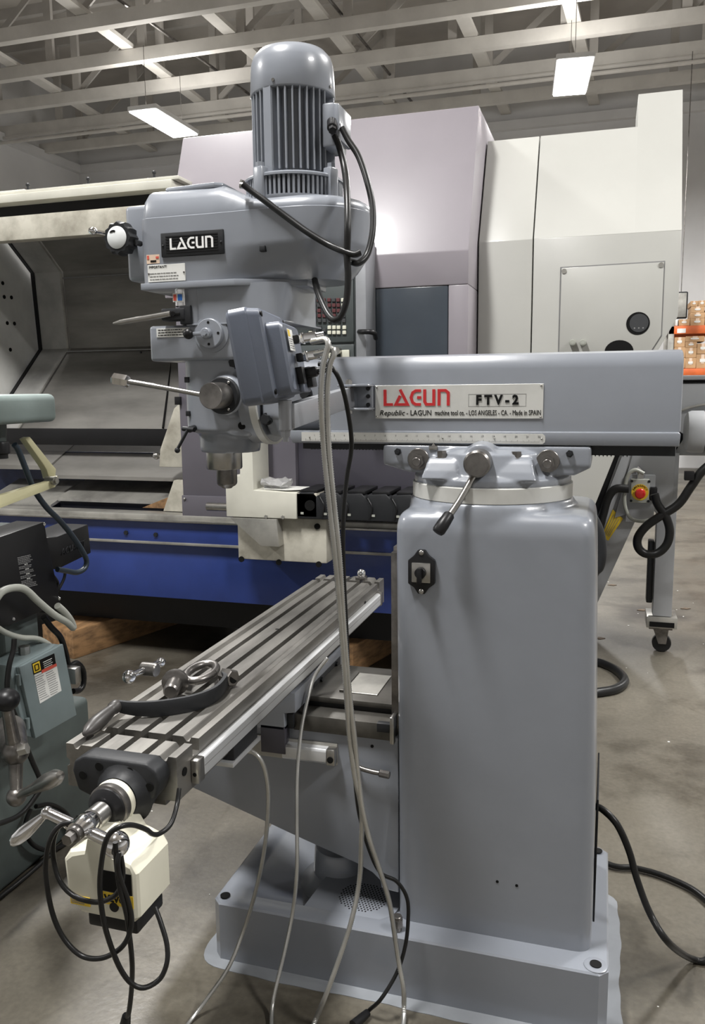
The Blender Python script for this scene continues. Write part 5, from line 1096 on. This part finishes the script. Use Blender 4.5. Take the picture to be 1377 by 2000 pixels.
# small wiring round the green mill
cable('signal_hose', [at(x, y, X=-1.58) for x, y in ((28, 868), (36, 880), (50, 915), (66, 955), (90, 990), (115, 1015), (140, 1045), (160, 1075), (169, 1095), (165, 1110), (150, 1118), (130, 1115), (112, 1112))], .0085, 'bluehose', 'blue-black hose running down from the green mill head past the pale arm')
cable('flex_conduit', [at(x, y, X=-1.53) for x, y in ((-40, 1200), (-10, 1172), (5, 1155), (28, 1148), (50, 1152), (75, 1175), (105, 1200), (130, 1215), (143, 1226), (138, 1212), (125, 1195), (112, 1183))], .0105, 'hose', 'grey-green conduit bent in front of the black drive box')
cable('flex_conduit', [at(x, y, X=-1.56) for x, y in ((-20, 1215), (10, 1235), (40, 1245), (70, 1247), (90, 1255), (105, 1268))], .008, 'hose', 'grey conduit entering above the grey switch box')
cable('black_lead', [at(x, y, X=-1.57) for x, y in ((85, 1205), (100, 1225), (118, 1245), (128, 1275), (135, 1300), (150, 1295), (162, 1310), (163, 1335), (155, 1348), (143, 1350))], .009, 'rubber', 'black lead looping beside the grey switch box')
cable('black_lead', [at(x, y, X=-1.49) for x, y in ((28, 1248), (26, 1270), (18, 1300), (14, 1340), (18, 1365), (30, 1400), (60, 1480), (80, 1530), (70, 1555), (40, 1590), (0, 1608), (-40, 1615))], .007, 'rubber', 'black lead hanging past the hinge side of the grey switch box')
cable('black_lead', [at(x, y, X=-1.62) for x, y in ((60, 1580), (50, 1610), (60, 1645), (90, 1660), (125, 1650), (150, 1630), (130, 1590), (100, 1572), (70, 1575))], .007, 'rubber', 'coiled black lead beside the green mill base')
cable('floor_cable', [at(x, y, Z=.008) for x, y in ((-60, 1800), (0, 1752), (50, 1712), (95, 1672), (130, 1640), (170, 1600))], .007, 'rubber', 'black cord along the floor edge of the green mill base')
# grey disconnect switch box
sb = thing('switch_box', 'grey-green steel disconnect box with yellow and white label', 'switch box', (-1.53, 1.88, .49))
MB().prism(yz([(20, 1300), (33, 1303), (118, 1258), (145, 1395), (65, 1441), (52, 1438)], -1.50), 'x', -1.60, -1.505, .003).build('box_body', 'boxgrey', sb)
MB().prism(yz([(33, 1303), (119, 1257), (146, 1396), (65, 1442)], -1.50), 'x', -1.505, -1.492, .003).build('box_door', 'boxgrey', sb)
def lab(pts, x0, x1, name, m, par): return MB().prism(yz(pts, x0), 'x', x0-.0005, x1, 0).build(name, m, par, smooth=0)
l1 = lab([(62, 1296), (106, 1276), (120, 1349), (78, 1374)], -1.4915, -1.4910, 'safety_label', 'paper', sb)
lab([(62, 1296), (106, 1276), (110, 1299), (66, 1318)], -1.4909, -1.4905, 'label_band', 'ink', l1)
lab([(63.5, 1297.5), (77, 1291), (80, 1309), (67, 1315)], -1.4904, -1.4900, 'brand_square', 'yellow', l1)
sq = [(67.5, 1299.5), (74.5, 1296.3), (76.3, 1306.5), (69.3, 1310)]
mb = MB()
for a_, b_ in zip(sq, sq[1:]+sq[:1]): mb.tube([at(*a_, X=-1.4898), at(*b_, X=-1.4898)], .0016, 4, 1)
mb.build('brand_mark', 'ink', l1, smooth=0)
lab([(81, 1309), (110, 1295.5), (111, 1301), (82, 1315)], -1.4904, -1.4900, 'danger_strip', 'redtag', l1)
mb = MB(); rd = random.Random(12)
for r_ in range(12):
    for c_ in (0, 1):
        a_ = Vector((68+r_*.95, 1322+r_*4.1))+Vector((20.5, -10.2))*c_; e = a_+Vector((18, -8.8))*rd.uniform(.7, 1)
        mb.tube([at(a_.x, a_.y, X=-1.4908), at(e.x, e.y, X=-1.4908)], .0011, 4, 1)
mb.build('label_print', 'print', l1, smooth=0)
mb = MB()
for r_ in range(4):
    a_ = Vector((84+r_*.8, 1294+r_*3.6)); e = a_+Vector((19, -9))*(.9-.1*(r_ % 2)); mb.tube([at(a_.x, a_.y, X=-1.4903), at(e.x, e.y, X=-1.4903)], .0011, 4, 1)
mb.build('label_print', 'paper', l1, smooth=0)
for px, py in ((36, 1328), (54, 1413)): 
    p = at(px, py, X=-1.495); MB().cyl((-1.495, p.y, p.z-.015), (-1.495, p.y, p.z+.015), .006).build('hinge', 'boxgrey', sb)
p = at(136, 1318, X=-1.52); MB().box(-1.55, -1.50, p.y, p.y+.03, p.z-.03, p.z+.02, .003).build('latch', 'steel', sb)
p = at(48, 1275, X=-1.55); MB().cyl((-1.55, p.y, p.z-.03), (-1.55, p.y, p.z+.02), .016, seg=8).build('conduit_hub', 'steel', sb)
